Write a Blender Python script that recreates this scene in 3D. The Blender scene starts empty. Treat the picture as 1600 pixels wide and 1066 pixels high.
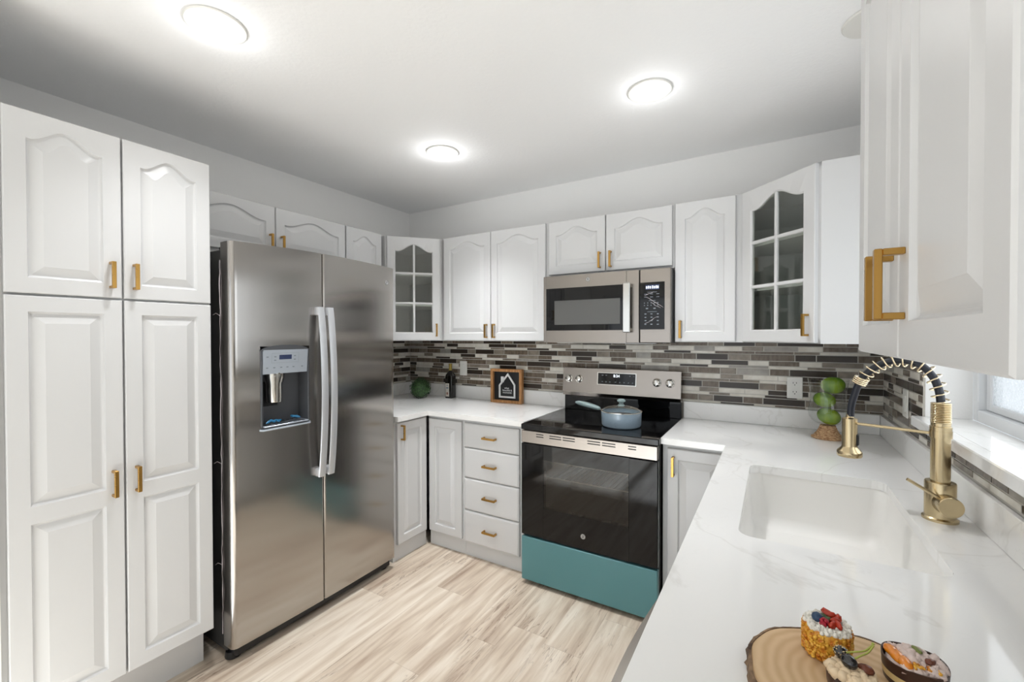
import bpy, bmesh, math, random
from mathutils import Vector, Matrix, noise

# ------------------------------------------------------------------ camera, world, lights, exposure
SC = bpy.context.scene
COL = SC.collection
PI = math.pi
rad = math.radians
FPX, CAMZ = 680.2, 1.412
YAW, PITCH, ROLL = rad(31.03), rad(-0.668), rad(-0.088)
cam_data = bpy.data.cameras.new('camera')
cam = bpy.data.objects.new('camera', cam_data); COL.objects.link(cam)
_F = Vector((-math.sin(YAW)*math.cos(PITCH), math.cos(YAW)*math.cos(PITCH), math.sin(PITCH)))
_R = Vector((math.cos(YAW), math.sin(YAW), 0)); _U = _R.cross(_F)
_R, _U = _R*math.cos(ROLL)+_U*math.sin(ROLL), -_R*math.sin(ROLL)+_U*math.cos(ROLL)
cam.matrix_world = Matrix(((_R.x, _U.x, -_F.x, 0), (_R.y, _U.y, -_F.y, 0), (_R.z, _U.z, -_F.z, CAMZ), (0, 0, 0, 1)))
cam_data.sensor_width = 36; cam_data.lens = FPX/1600*36
cam_data.clip_start = 0.02; cam_data.clip_end = 60
SC.camera = cam
SC.view_settings.view_transform = 'Standard'; SC.view_settings.look = 'None'
SC.view_settings.gamma = 1; SC.view_settings.use_curve_mapping = False
SC.view_settings.exposure = 0.50

w = bpy.data.worlds.new('world'); SC.world = w; w.use_nodes = True
w.node_tree.nodes['Background'].inputs[0].default_value = (0.86, 0.93, 1.0, 1)
w.node_tree.nodes['Background'].inputs[1].default_value = 0.8

def area(name, loc, rot, sx, sy, power, col=(1, 1, 1), shape='RECTANGLE'):
    l = bpy.data.lights.new(name, 'AREA'); l.shape = shape; l.size = sx
    if shape == 'RECTANGLE': l.size_y = sy
    l.energy = power; l.color = col
    o = bpy.data.objects.new(name, l); o.location = loc; o.rotation_euler = rot; COL.objects.link(o); return o
fill_sun = bpy.data.lights.new('fill_sun', 'SUN'); fill_sun.energy = 17; fill_sun.angle = rad(2); fill_sun.color = (.76, .88, 1.0)  # aimed through the added rear opening to bounce fill off the floor
so = bpy.data.objects.new('fill_sun', fill_sun); so.rotation_euler = (rad(56), 0, 0); so.location = (0, -6, 5); COL.objects.link(so)
# fill through the added rear opening; daylight by the window over the sink
area('rear_fill', (-1.15, -2.52, 1.1), (rad(90+20), 0, 0), 2.6, 2.0, 7, (0.97, 0.985, 1.0))
area('sink_window_daylight', (0.590, 1.58, 1.56), (0, rad(90), 0), 0.84, 0.75, 2.2, (0.93, 0.97, 1.0))

# ------------------------------------------------------------------ materials
def nodes(m): return m.node_tree.nodes, m.node_tree.links
def mat(name, col, rough=0.5, metal=0.0, bump=0.0, bscale=80.0, coat=0.0, spec=0.5, **kw):
    m = bpy.data.materials.new(name); m.use_nodes = True
    b = m.node_tree.nodes['Principled BSDF']
    b.inputs['Base Color'].default_value = (*col, 1); b.inputs['Roughness'].default_value = rough
    b.inputs['Metallic'].default_value = metal; b.inputs['Coat Weight'].default_value = coat
    b.inputs['Specular IOR Level'].default_value = spec
    for k, v in kw.items(): b.inputs[k].default_value = v
    N, L = nodes(m)
    tc = N.new('ShaderNodeTexCoord'); nz = N.new('ShaderNodeTexNoise'); nz.inputs['Scale'].default_value = bscale
    nz.inputs['Detail'].default_value = 4
    L.new(tc.outputs['Object'], nz.inputs['Vector'])
    if bump:
        bp = N.new('ShaderNodeBump'); bp.inputs['Strength'].default_value = bump; bp.inputs['Distance'].default_value = 0.002
        L.new(nz.outputs['Fac'], bp.inputs['Height']); L.new(bp.outputs['Normal'], b.inputs['Normal'])
    else:
        mr = N.new('ShaderNodeMapRange'); mr.inputs['To Min'].default_value = max(rough-0.02, 0); mr.inputs['To Max'].default_value = rough+0.02
        L.new(nz.outputs['Fac'], mr.inputs['Value']); L.new(mr.outputs['Result'], b.inputs['Roughness'])
    return m
def noisecol(m, c1, c2, scale, stretch=(1, 1, 1), detail=5, p0=.35, p1=.65, dist=0.0):
    N, L = nodes(m); b = N['Principled BSDF']
    tc = N.new('ShaderNodeTexCoord'); mp = N.new('ShaderNodeMapping'); mp.inputs['Scale'].default_value = stretch
    nz = N.new('ShaderNodeTexNoise'); nz.inputs['Scale'].default_value = scale; nz.inputs['Detail'].default_value = detail; nz.inputs['Distortion'].default_value = dist
    cr = N.new('ShaderNodeValToRGB'); cr.color_ramp.elements[0].position = p0; cr.color_ramp.elements[1].position = p1
    cr.color_ramp.elements[0].color = (*c1, 1); cr.color_ramp.elements[1].color = (*c2, 1)
    L.new(tc.outputs['Object'], mp.inputs['Vector']); L.new(mp.outputs['Vector'], nz.inputs['Vector'])
    L.new(nz.outputs['Fac'], cr.inputs['Fac']); L.new(cr.outputs['Color'], b.inputs['Base Color'])
    return m
def srgb(r, g, b):
    return tuple(((c/255)/12.92 if c/255 <= .04045 else ((c/255+.055)/1.055)**2.4) for c in (r, g, b))

WALL = mat('wall_paint', srgb(243, 242, 240), 0.7, bump=0.25, bscale=140)
CEIL = mat('ceiling_texture', srgb(250, 250, 250), 0.8, bump=0.5, bscale=60)
CAB = mat('cabinet_white_paint', srgb(212, 212, 212), 0.34)
CABIN = mat('cabinet_interior', srgb(190, 190, 186), 0.6)
GOLD = mat('brushed_gold', srgb(178, 138, 74), 0.28, 1.0)
FAUCET = mat('champagne_gold', srgb(200, 182, 146), 0.24, 1.0)
FAUCETL = mat('pale_gold_wire', srgb(232, 214, 180), 0.22, 1.0)
BLACKM = mat('black_plastic', srgb(24, 24, 26), 0.45)
RUBBER = mat('black_rubber_hose', srgb(22, 26, 38), 0.4)
DARKCASE = mat('fridge_case_grey', srgb(62, 61, 60), 0.4, bump=.3, bscale=400)
GLASSBLK = mat('black_glass', srgb(9, 9, 10), 0.04, spec=.35)
COOKTOP = mat('cooktop_glass', srgb(9, 9, 10), 0.05, spec=.45)
BURNER = mat('burner_print', srgb(52, 52, 56), 0.2)
TEAL = mat('teal_protective_film', srgb(84, 136, 142), 0.3, 0.15, coat=0.3)
SINKM = mat('white_composite_sink', srgb(242, 240, 236), 0.25)
OUTM = mat('white_plastic', srgb(232, 231, 226), 0.35)
SLOT = mat('outlet_slot', srgb(50, 48, 46), 0.6)
GREYPL = mat('dispenser_grey', srgb(176, 184, 194), 0.35, 0.2)
DISPD = mat('dispenser_dark', srgb(96, 98, 102), 0.35, 0.5)
LCD = mat('dispenser_lcd', srgb(50, 60, 92), 0.2)
MARK = mat('printed_grey', srgb(130, 138, 146), 0.5)
BLUE = mat('blue_tape', srgb(46, 128, 176), 0.4)
FILM = mat('clear_film_shred', srgb(205, 196, 200), 0.3)
HANDLE = mat('fridge_handle_silver', srgb(212, 214, 218), 0.38, 0.6)
WHITEP = mat('white_print', srgb(235, 236, 236), 0.5)
BOXWOOD = mat('boxwood_leaf', srgb(38, 84, 40), 0.5); noisecol(BOXWOOD, srgb(12, 30, 18), srgb(74, 110, 60), 110)
BOTTLE = mat('dark_bottle_glass', srgb(20, 18, 14), 0.06, coat=.4)
LABEL = mat('bottle_label', srgb(205, 200, 190), 0.5)
CAPM = mat('gold_capsule', srgb(150, 130, 60), 0.35, 0.6)
FRAMEW = mat('oak_frame', srgb(186, 134, 80), 0.5); noisecol(FRAMEW, srgb(160, 108, 60), srgb(202, 152, 98), 14, (6, 6, 1))
BLKBOARD = mat('black_board', srgb(12, 12, 14), 0.4)
POT = mat('pot_blue_grey_enamel', srgb(146, 164, 178), 0.28, coat=.2)
POTH = mat('pot_handle_sage', srgb(132, 150, 150), 0.45)
STEELP = mat('polished_steel', srgb(205, 203, 198), 0.15, 1.0)
WICKER = mat('wicker', srgb(196, 156, 112), 0.7); noisecol(WICKER, srgb(150, 104, 66), srgb(216, 180, 138), 90, (1, 1, 2.5))
LIME = mat('lime_skin', srgb(110, 150, 28), 0.25); noisecol(LIME, srgb(62, 112, 14), srgb(140, 168, 28), 12, (1, 1, .5))
VINYL = mat('white_window_vinyl', srgb(228, 230, 232), 0.35)
RACK = mat('oven_rack', srgb(190, 180, 165), 0.3, 1.0)
OVENIN = mat('oven_enamel', srgb(60, 55, 52), 0.45); noisecol(OVENIN, srgb(44, 40, 38), srgb(96, 88, 84), 22)
BURLW = mat('wood_slice', srgb(200, 168, 126), 0.55)
BARK = mat('bark', srgb(110, 84, 62), 0.9, bump=1.0, bscale=60); noisecol(BARK, srgb(74, 54, 40), srgb(150, 122, 94), 50)

def steel_mat(name, col, rough, aniso=0.75, horizontal=True):
    m = mat(name, col, rough, 1.0); N, L = nodes(m); b = N['Principled BSDF']
    b.inputs['Anisotropic'].default_value = aniso
    tg = N.new('ShaderNodeTangent'); tg.direction_type = 'RADIAL'; tg.axis = 'Z'
    L.new(tg.outputs['Tangent'], b.inputs['Tangent'])
    b.inputs['Anisotropic Rotation'].default_value = 0.0 if horizontal else 0.25
    # fine brushing
    tc = N.new('ShaderNodeTexCoord'); mp = N.new('ShaderNodeMapping'); mp.inputs['Scale'].default_value = (3, 3, 500)
    nz = N.new('ShaderNodeTexNoise'); nz.inputs['Scale'].default_value = 1.0; nz.inputs['Detail'].default_value = 3
    bp = N.new('ShaderNodeBump'); bp.inputs['Strength'].default_value = 0.004; bp.inputs['Distance'].default_value = 0.001
    L.new(tc.outputs['Object'], mp.inputs['Vector']); L.new(mp.outputs['Vector'], nz.inputs['Vector'])
    L.new(nz.outputs['Fac'], bp.inputs['Height'])
    if name.startswith('fridge'): L.new(bp.outputs['Normal'], b.inputs['Normal'])
    return m
STEEL = steel_mat('brushed_stainless', srgb(158, 151, 144), 0.26, 0.5)
STEELF = steel_mat('fridge_stainless', srgb(178, 174, 170), 0.17, 0.85)

def quartz():
    m = mat('white_quartz', srgb(243, 242, 240), 0.09, coat=0.2); N, L = nodes(m); b = N['Principled BSDF']
    tc = N.new('ShaderNodeTexCoord')
    def vein(scale, width, dist, off):
        mp = N.new('ShaderNodeMapping'); mp.inputs['Location'].default_value = off; mp.inputs['Rotation'].default_value = (0, 0, 0.6)
        nz = N.new('ShaderNodeTexNoise'); nz.inputs['Scale'].default_value = scale; nz.inputs['Detail'].default_value = 6; nz.inputs['Distortion'].default_value = dist
        sb = N.new('ShaderNodeMath'); sb.operation = 'SUBTRACT'; sb.inputs[1].default_value = 0.5
        ab = N.new('ShaderNodeMath'); ab.operation = 'ABSOLUTE'
        mr = N.new('ShaderNodeMapRange'); mr.inputs['From Min'].default_value = 0; mr.inputs['From Max'].default_value = width
        mr.inputs['To Min'].default_value = 1; mr.inputs['To Max'].default_value = 0
        L.new(tc.outputs['Object'], mp.inputs['Vector']); L.new(mp.outputs['Vector'], nz.inputs['Vector'])
        L.new(nz.outputs['Fac'], sb.inputs[0]); L.new(sb.outputs[0], ab.inputs[0]); L.new(ab.outputs[0], mr.inputs['Value'])
        return mr.outputs['Result']
    a = vein(1.6, 0.012, 1.0, (3, 1, 0)); c = vein(4.0, 0.010, 1.5, (7, 5, 2))
    mk = N.new('ShaderNodeTexNoise'); mk.inputs['Scale'].default_value = 2.2; L.new(tc.outputs['Object'], mk.inputs['Vector'])
    mr2 = N.new('ShaderNodeMapRange'); mr2.inputs['From Min'].default_value = .48; mr2.inputs['From Max'].default_value = .68; L.new(mk.outputs['Fac'], mr2.inputs['Value'])
    cm = N.new('ShaderNodeMath'); cm.operation = 'MULTIPLY'; L.new(c, cm.inputs[0]); L.new(mr2.outputs['Result'], cm.inputs[1])
    mx = N.new('ShaderNodeMath'); mx.operation = 'MAXIMUM'; L.new(a, mx.inputs[0]); L.new(cm.outputs[0], mx.inputs[1])
    sc = N.new('ShaderNodeMath'); sc.operation = 'MULTIPLY'; sc.inputs[1].default_value = 0.17; L.new(mx.outputs[0], sc.inputs[0])
    mix = N.new('ShaderNodeMix'); mix.data_type = 'RGBA'
    mix.inputs['A'].default_value = (*srgb(243, 242, 240), 1); mix.inputs['B'].default_value = (*srgb(176, 170, 158), 1)
    L.new(sc.outputs[0], mix.inputs['Factor']); L.new(mix.outputs['Result'], b.inputs['Base Color'])
    return m
QUARTZ = quartz()

def glass_mix(name, tint, fres=1.0, transp=1.0, rough=0.02):
    m = bpy.data.materials.new(name); m.use_nodes = True; N, L = nodes(m)
    N.remove(N['Principled BSDF']); out = N['Material Output']
    t = N.new('ShaderNodeBsdfTransparent'); t.inputs['Color'].default_value = (*tint, 1)
    g = N.new('ShaderNodeBsdfGlossy'); g.inputs['Roughness'].default_value = rough; g.inputs['Color'].default_value = (1, 1, 1, 1)
    f0 = N.new('ShaderNodeLayerWeight'); f0.inputs['Blend'].default_value = 0.5
    f = N.new('ShaderNodeMath'); f.operation = 'POWER'; f.inputs[1].default_value = 4.0; L.new(f0.outputs['Facing'], f.inputs[0])
    k = N.new('ShaderNodeMath'); k.operation = 'MULTIPLY_ADD'; k.inputs[1].default_value = 0.8; k.inputs[2].default_value = 0.04*fres
    mx = N.new('ShaderNodeMixShader'); L.new(f.outputs[0], k.inputs[0]); L.new(k.outputs[0], mx.inputs[0])
    L.new(t.outputs[0], mx.inputs[1]); L.new(g.outputs[0], mx.inputs[2]); L.new(mx.outputs[0], out.inputs['Surface'])
    return m
PANE = glass_mix('cabinet_pane_grey_glass', (0.88, 0.90, 0.87), 1.6)
CLEAR = glass_mix('clear_glass', (0.92, 0.94, 0.93), 1.6)
OVENG = glass_mix('oven_window_glass', (0.62, 0.60, 0.57), .8)
MICROG = glass_mix('microwave_window_glass', (0.16, 0.16, 0.16), 1.4)

def frosted():
    m = bpy.data.materials.new('frosted_window_glass'); m.use_nodes = True; N, L = nodes(m)
    N.remove(N['Principled BSDF']); out = N['Material Output']
    t = N.new('ShaderNodeBsdfTransparent'); d = N.new('ShaderNodeBsdfTranslucent'); g = N.new('ShaderNodeBsdfDiffuse')
    tc = N.new('ShaderNodeTexCoord'); nz = N.new('ShaderNodeTexNoise'); nz.inputs['Scale'].default_value = 90; nz.inputs['Detail'].default_value = 3
    cr = N.new('ShaderNodeMapRange'); cr.inputs['From Min'].default_value = .4; cr.inputs['From Max'].default_value = .6
    cr.inputs['To Min'].default_value = .25; cr.inputs['To Max'].default_value = .5
    L.new(tc.outputs['Object'], nz.inputs['Vector']); L.new(nz.outputs['Fac'], cr.inputs['Value'])
    d.inputs['Color'].default_value = (.95, .97, .97, 1); g.inputs['Color'].default_value = (.9, .92, .92, 1)
    m1 = N.new('ShaderNodeMixShader'); m1.inputs[0].default_value = 0.35; L.new(d.outputs[0], m1.inputs[1]); L.new(g.outputs[0], m1.inputs[2])
    m2 = N.new('ShaderNodeMixShader'); L.new(cr.outputs[0], m2.inputs[0]); L.new(t.outputs[0], m2.inputs[1]); L.new(m1.outputs[0], m2.inputs[2])
    L.new(m2.outputs[0], out.inputs['Surface']); return m
FROST = frosted()

def emit(name, col, s):
    m = bpy.data.materials.new(name); m.use_nodes = True; N, L = nodes(m); N.remove(N['Principled BSDF'])
    e = N.new('ShaderNodeEmission'); e.inputs[0].default_value = (*col, 1); e.inputs[1].default_value = s
    L.new(e.outputs[0], N['Material Output'].inputs[0]); return m
LAMP = emit('led_diffuser', (1, .98, .95), 9)
DIGIT = emit('clock_digits', (.85, .93, 1), 1.6)

def floor_mat():
    m = mat('light_maple_vinyl_plank', (.6, .5, .4), 0.38); N, L = nodes(m); b = N['Principled BSDF']
    tc = N.new('ShaderNodeTexCoord'); sx = N.new('ShaderNodeSeparateXYZ'); L.new(tc.outputs['Object'], sx.inputs[0])
    def M(op, a, c=None, v=None):
        n = N.new('ShaderNodeMath'); n.operation = op
        if hasattr(a, 'links'): L.new(a, n.inputs[0])
        else: n.inputs[0].default_value = a
        if c is not None:
            if hasattr(c, 'links'): L.new(c, n.inputs[1])
            else: n.inputs[1].default_value = c
        return n.outputs[0]
    PW, PL = 0.18, 1.22
    xs = M('DIVIDE', sx.outputs['X'], PW); row = M('FLOOR', xs); fx = M('FRACT', xs)
    wn = N.new('ShaderNodeTexWhiteNoise'); wn.noise_dimensions = '1D'; L.new(row, wn.inputs['W'])
    ys = M('ADD', M('DIVIDE', sx.outputs['Y'], PL), wn.outputs['Value']); idn = M('FLOOR', ys); fy = M('FRACT', ys)
    cb = N.new('ShaderNodeCombineXYZ'); L.new(row, cb.inputs[0]); L.new(idn, cb.inputs[1])
    w2 = N.new('ShaderNodeTexWhiteNoise'); w2.noise_dimensions = '3D'; L.new(cb.outputs[0], w2.inputs['Vector'])
    off = N.new('ShaderNodeVectorMath'); off.operation = 'SCALE'; off.inputs['Scale'].default_value = 30; L.new(w2.outputs['Color'], off.inputs[0])
    def streak(sc, st, detail, dist=0.6):
        mp = N.new('ShaderNodeMapping'); mp.inputs['Scale'].default_value = st; L.new(tc.outputs['Object'], mp.inputs['Vector'])
        ad = N.new('ShaderNodeVectorMath'); ad.operation = 'ADD'; L.new(mp.outputs[0], ad.inputs[0]); L.new(off.outputs[0], ad.inputs[1])
        nz = N.new('ShaderNodeTexNoise'); nz.inputs['Scale'].default_value = sc; nz.inputs['Detail'].default_value = detail; nz.inputs['Distortion'].default_value = dist
        L.new(ad.outputs[0], nz.inputs['Vector']); return nz.outputs['Fac']
    s1 = streak(1.8, (15, 1.2, 1), 8); s2 = streak(2.4, (17, 1.3, 1), 8, .8); s3 = streak(1.0, (4, .9, 1), 3)
    cr = N.new('ShaderNodeValToRGB'); e = cr.color_ramp.elements
    e[0].position = .30; e[0].color = (*srgb(162, 140, 122), 1); e[1].position = .64; e[1].color = (*srgb(228, 217, 202), 1)
    el = cr.color_ramp.elements.new(.47); el.color = (*srgb(204, 188, 169), 1)
    mixv = M('ADD', M('MULTIPLY', s1, .62), M('MULTIPLY', s3, .38)); mixv = M('ADD', mixv, M('MULTIPLY', M('SUBTRACT', w2.outputs['Value'], .5), .10))
    L.new(mixv, cr.inputs['Fac'])
    # thin dark cracks
    d = M('ABSOLUTE', M('SUBTRACT', s2, .5)); mr = N.new('ShaderNodeMapRange'); mr.inputs['From Max'].default_value = .022; mr.inputs['To Min'].default_value = 1; mr.inputs['To Max'].default_value = 0
    L.new(d, mr.inputs['Value']); mask = N.new('ShaderNodeMapRange'); mask.inputs['From Min'].default_value = .48; mask.inputs['From Max'].default_value = .58; L.new(streak(1.3, (2.5, 1.2, 1), 2), mask.inputs['Value'])
    ck = M('MULTIPLY', M('MULTIPLY', mr.outputs[0], mask.outputs[0]), .75)
    mx = N.new('ShaderNodeMix'); mx.data_type = 'RGBA'; mx.inputs['B'].default_value = (*srgb(120, 98, 84), 1)
    L.new(ck, mx.inputs['Factor']); L.new(cr.outputs[0], mx.inputs['A'])
    gx = M('LESS_THAN', fx, .008); gy = M('LESS_THAN', fy, .0015); gg = M('MULTIPLY', M('MAXIMUM', gx, gy), .35)
    m2 = N.new('ShaderNodeMix'); m2.data_type = 'RGBA'; m2.inputs['B'].default_value = (*srgb(130, 112, 98), 1)
    L.new(gg, m2.inputs['Factor']); L.new(mx.outputs['Result'], m2.inputs['A']); L.new(m2.outputs['Result'], b.inputs['Base Color'])
    return m
FLOOR = floor_mat()

def slice_mat():
    N, L = nodes(BURLW); b = N['Principled BSDF']
    tc = N.new('ShaderNodeTexCoord'); wv = N.new('ShaderNodeTexWave'); wv.wave_type = 'RINGS'; wv.rings_direction = 'Z'
    wv.inputs['Scale'].default_value = 20; wv.inputs['Distortion'].default_value = 2.5; wv.inputs['Detail'].default_value = 1; wv.inputs['Detail Scale'].default_value = 1.2
    cr = N.new('ShaderNodeValToRGB'); cr.color_ramp.elements[0].color = (*srgb(202, 168, 126), 1); cr.color_ramp.elements[1].color = (*srgb(216, 186, 146), 1)
    L.new(tc.outputs['Object'], wv.inputs['Vector']); L.new(wv.outputs['Fac'], cr.inputs['Fac']); L.new(cr.outputs[0], b.inputs['Base Color'])
slice_mat()

# ------------------------------------------------------------------ mesh helpers
class MB:
    """collects shapes; build() links them as ONE mesh object"""
    def __init__(s): s.v = []; s.f = []; s.mi = []; s.mats = []; s.cur = 0; s.T = None
    def use(s, m):
        if m not in s.mats: s.mats.append(m)
        s.cur = s.mats.index(m); return s
    def add(s, vs, fs):
        n = len(s.v)
        s.v += [tuple(s.T @ Vector(p)) if s.T else tuple(p) for p in vs]
        s.f += [tuple(i+n for i in f) for f in fs]; s.mi += [s.cur]*len(fs); return s
    def box(s, x0, x1, y0, y1, z0, z1, c=0.0):
        if x0 > x1: x0, x1 = x1, x0
        if y0 > y1: y0, y1 = y1, y0
        if z0 > z1: z0, z1 = z1, z0
        c = min(c, (x1-x0)*.45, (y1-y0)*.45, (z1-z0)*.45)
        if c <= 0:
            vs = [(x, y, z) for z in (z0, z1) for y in (y0, y1) for x in (x0, x1)]
            return s.add(vs, [(0, 2, 3, 1), (4, 5, 7, 6), (0, 1, 5, 4), (2, 6, 7, 3), (0, 4, 6, 2), (1, 3, 7, 5)])
        X = (x0, x1); Y = (y0, y1); Z = (z0, z1); vs = []; ix = {}
        for i in (0, 1):
            for j in (0, 1):
                for k in (0, 1):
                    sx, sy, sz = (1, -1)[i]*c, (1, -1)[j]*c, (1, -1)[k]*c
                    for a in range(3):
                        ix[i, j, k, a] = len(vs)
                        vs.append((X[i]+(0 if a == 0 else sx), Y[j]+(0 if a == 1 else sy), Z[k]+(0 if a == 2 else sz)))
        fs = []
        for i in (0, 1): fs.append(tuple(ix[i, j, k, 0] for j, k in ((0, 0), (1, 0), (1, 1), (0, 1))))
        for j in (0, 1): fs.append(tuple(ix[i, j, k, 1] for i, k in ((0, 0), (1, 0), (1, 1), (0, 1))))
        for k in (0, 1): fs.append(tuple(ix[i, j, k, 2] for i, j in ((0, 0), (1, 0), (1, 1), (0, 1))))
        for j in (0, 1):
            for k in (0, 1): fs.append((ix[0, j, k, 1], ix[1, j, k, 1], ix[1, j, k, 2], ix[0, j, k, 2]))
        for i in (0, 1):
            for k in (0, 1): fs.append((ix[i, 0, k, 0], ix[i, 1, k, 0], ix[i, 1, k, 2], ix[i, 0, k, 2]))
        for i in (0, 1):
            for j in (0, 1): fs.append((ix[i, j, 0, 0], ix[i, j, 1, 0], ix[i, j, 1, 1], ix[i, j, 0, 1]))
        for i in (0, 1):
            for j in (0, 1):
                for k in (0, 1): fs.append((ix[i, j, k, 0], ix[i, j, k, 1], ix[i, j, k, 2]))
        return s.add(vs, fs)
    def prism(s, pts, z0, z1):
        n = len(pts); vs = [(x, y, z0) for x, y in pts]+[(x, y, z1) for x, y in pts]
        return s.add(vs, [tuple(range(n))[::-1], tuple(range(n, 2*n))]+[(i, (i+1) % n, n+(i+1) % n, n+i) for i in range(n)])
    def rings(s, rings, cap0=True, cap1=True, closed=False):
        n = len(rings[0]); vs = [p for r in rings for p in r]; fs = []
        m = len(rings)
        for a in range(m if closed else m-1):
            b = (a+1) % m
            for i in range(n): j = (i+1) % n; fs.append((a*n+i, a*n+j, b*n+j, b*n+i))
        if not closed:
            if cap0: fs.append(tuple(range(n))[::-1])
            if cap1: fs.append(tuple(range((m-1)*n, m*n)))
        return s.add(vs, fs)
    def lathe(s, prof, c=(0, 0, 0), seg=32, axis=None, caps=True, sx=1, sy=1):
        """profile of (radius, height) turned round an axis (default z)"""
        q = Vector((0, 0, 1)).rotation_difference(Vector(axis).normalized()) if axis else None
        R = []
        for r, z in prof:
            ring = []
            for i in range(seg):
                a = 2*PI*i/seg; p = Vector((r*math.cos(a)*sx, r*math.sin(a)*sy, z))
                if q: p = q @ p
                ring.append(p+Vector(c))
            R.append(ring)
        return s.rings(R, caps, caps)
    def cyl(s, p0, p1, r0, r1=None, seg=20):
        p0, p1 = Vector(p0), Vector(p1); d = p1-p0
        return s.lathe([(r0, 0), (r0 if r1 is None else r1, d.length)], p0, seg, d)
    def tube(s, pts, r, seg=8, closed=False):
        pts = [Vector(p) for p in pts]; n = len(pts); R = []; up = None
        for i, p in enumerate(pts):
            t = (pts[(i+1) % n]-pts[i-1]) if closed else (pts[min(i+1, n-1)]-pts[max(i-1, 0)])
            t.normalize()
            if up is None:
                up = Vector((0, 0, 1)) if abs(t.z) < .9 else Vector((1, 0, 0))
            u = (up-t*up.dot(t)).normalized(); v = t.cross(u); up = u
            rr = r[i] if isinstance(r, (list, tuple)) else r
            R.append([p+u*rr*math.cos(2*PI*k/seg)+v*rr*math.sin(2*PI*k/seg) for k in range(seg)])
        return s.rings(R, closed=closed)
    def blob(s, c, r, amp=0.0, freq=1.0, sub=2, seed=0.0, rot=0.0, flat=None):
        b = bmesh.new(); bmesh.ops.create_icosphere(b, subdivisions=sub, radius=1); R = Vector(r if not isinstance(r, (int, float)) else (r, r, r))
        vs = []
        for v in b.verts:
            k = 1+amp*noise.noise(v.co*freq+Vector((seed*7.3, seed*3.1, seed)))
            p = Vector((v.co.x*R.x*k, v.co.y*R.y*k, v.co.z*R.z*k))
            if rot: p = Matrix.Rotation(rot, 3, 'Z') @ p
            if flat is not None: p.z = max(p.z, flat)
            vs.append(p+Vector(c))
        s.add(vs, [tuple(v.index for v in f.verts) for f in b.faces]); b.free(); return s
    def cells(s, xs, ys, occ, z0, z1):
        """a slab over the cells of a grid for which occ(i, j) is true: one shell, no inner faces"""
        nx, ny = len(xs)-1, len(ys)-1; idx = {}; vs = []
        def V(i, j, k):
            if (i, j, k) not in idx: idx[i, j, k] = len(vs); vs.append((xs[i], ys[j], (z0, z1)[k]))
            return idx[i, j, k]
        O = lambda i, j: 0 <= i < nx and 0 <= j < ny and occ(i, j); fs = []
        for i in range(nx):
            for j in range(ny):
                if not O(i, j): continue
                fs.append((V(i, j, 1), V(i+1, j, 1), V(i+1, j+1, 1), V(i, j+1, 1)))
                fs.append((V(i, j, 0), V(i, j+1, 0), V(i+1, j+1, 0), V(i+1, j, 0)))
                if not O(i-1, j): fs.append((V(i, j, 0), V(i, j, 1), V(i, j+1, 1), V(i, j+1, 0)))
                if not O(i+1, j): fs.append((V(i+1, j, 0), V(i+1, j+1, 0), V(i+1, j+1, 1), V(i+1, j, 1)))
                if not O(i, j-1): fs.append((V(i, j, 0), V(i+1, j, 0), V(i+1, j, 1), V(i, j, 1)))
                if not O(i, j+1): fs.append((V(i, j+1, 0), V(i, j+1, 1), V(i+1, j+1, 1), V(i+1, j+1, 0)))
        return s.add(vs, fs)
    def build(s, name, m=None, parent=None, loc=None, rotz=0.0, smooth=35, world=False, rot=None):
        me = bpy.data.meshes.new(name)
        vs = s.v
        if world and parent is not None:
            inv = WM[parent.name].inverted(); vs = [tuple(inv @ Vector(p)) for p in vs]
        me.from_pydata(vs, [], s.f)
        b = bmesh.new(); b.from_mesh(me); bmesh.ops.recalc_face_normals(b, faces=b.faces); b.to_mesh(me); b.free()
        ms = s.mats if s.mats else [m]
        for q in ms: me.materials.append(q)
        if s.mats: me.polygons.foreach_set('material_index', s.mi)
        me.shade_smooth(); me.set_sharp_from_angle(angle=rad(smooth))
        o = bpy.data.objects.new(name, me); COL.objects.link(o)
        if loc is not None: o.location = loc
        if rot is not None: o.rotation_euler = rot
        elif rotz: o.rotation_euler = (0, 0, rotz)
        o.parent = parent
        M = Matrix.Translation(Vector(loc or (0, 0, 0))) @ (Matrix.Rotation(rotz, 4, 'Z') if rot is None else Matrix.Identity(4))
        WM[o.name] = (WM[parent.name] @ M) if parent is not None else M
        return o
WM = {}
def tag(o, label=None, cat=None, group=None, kind=None):
    if label: o['label'] = label
    if cat: o['category'] = cat
    if group: o['group'] = group
    if kind: o['kind'] = kind
    return o
def thing(name, label, cat, loc=(0, 0, 0), rotz=0.0, group=None, kind=None):
    o = bpy.data.objects.new(name, None); COL.objects.link(o); o.location = loc; o.rotation_euler = (0, 0, rotz)
    o.empty_display_size = .05
    WM[o.name] = Matrix.Translation(Vector(loc)) @ Matrix.Rotation(rotz, 4, 'Z')
    return tag(o, label, cat, group, kind)
def text(name, body, size, m, parent, M, depth=0.0004, align='CENTER', world=False):
    cu = bpy.data.curves.new(name, 'FONT'); cu.body = body; cu.size = size; cu.extrude = depth
    cu.align_x = align; cu.align_y = 'CENTER'
    t = bpy.data.objects.new(name+'_tmp', cu); COL.objects.link(t); bpy.context.view_layer.update()
    me = bpy.data.meshes.new_from_object(t.evaluated_get(bpy.context.evaluated_depsgraph_get()))
    bpy.data.objects.remove(t); me.transform(M); me.materials.clear(); me.materials.append(m)
    o = bpy.data.objects.new(name, me); COL.objects.link(o); o.parent = parent
    return o
FRONT = Matrix.Rotation(rad(90), 4, 'X')     # text lying in the xz plane, facing -y

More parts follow.
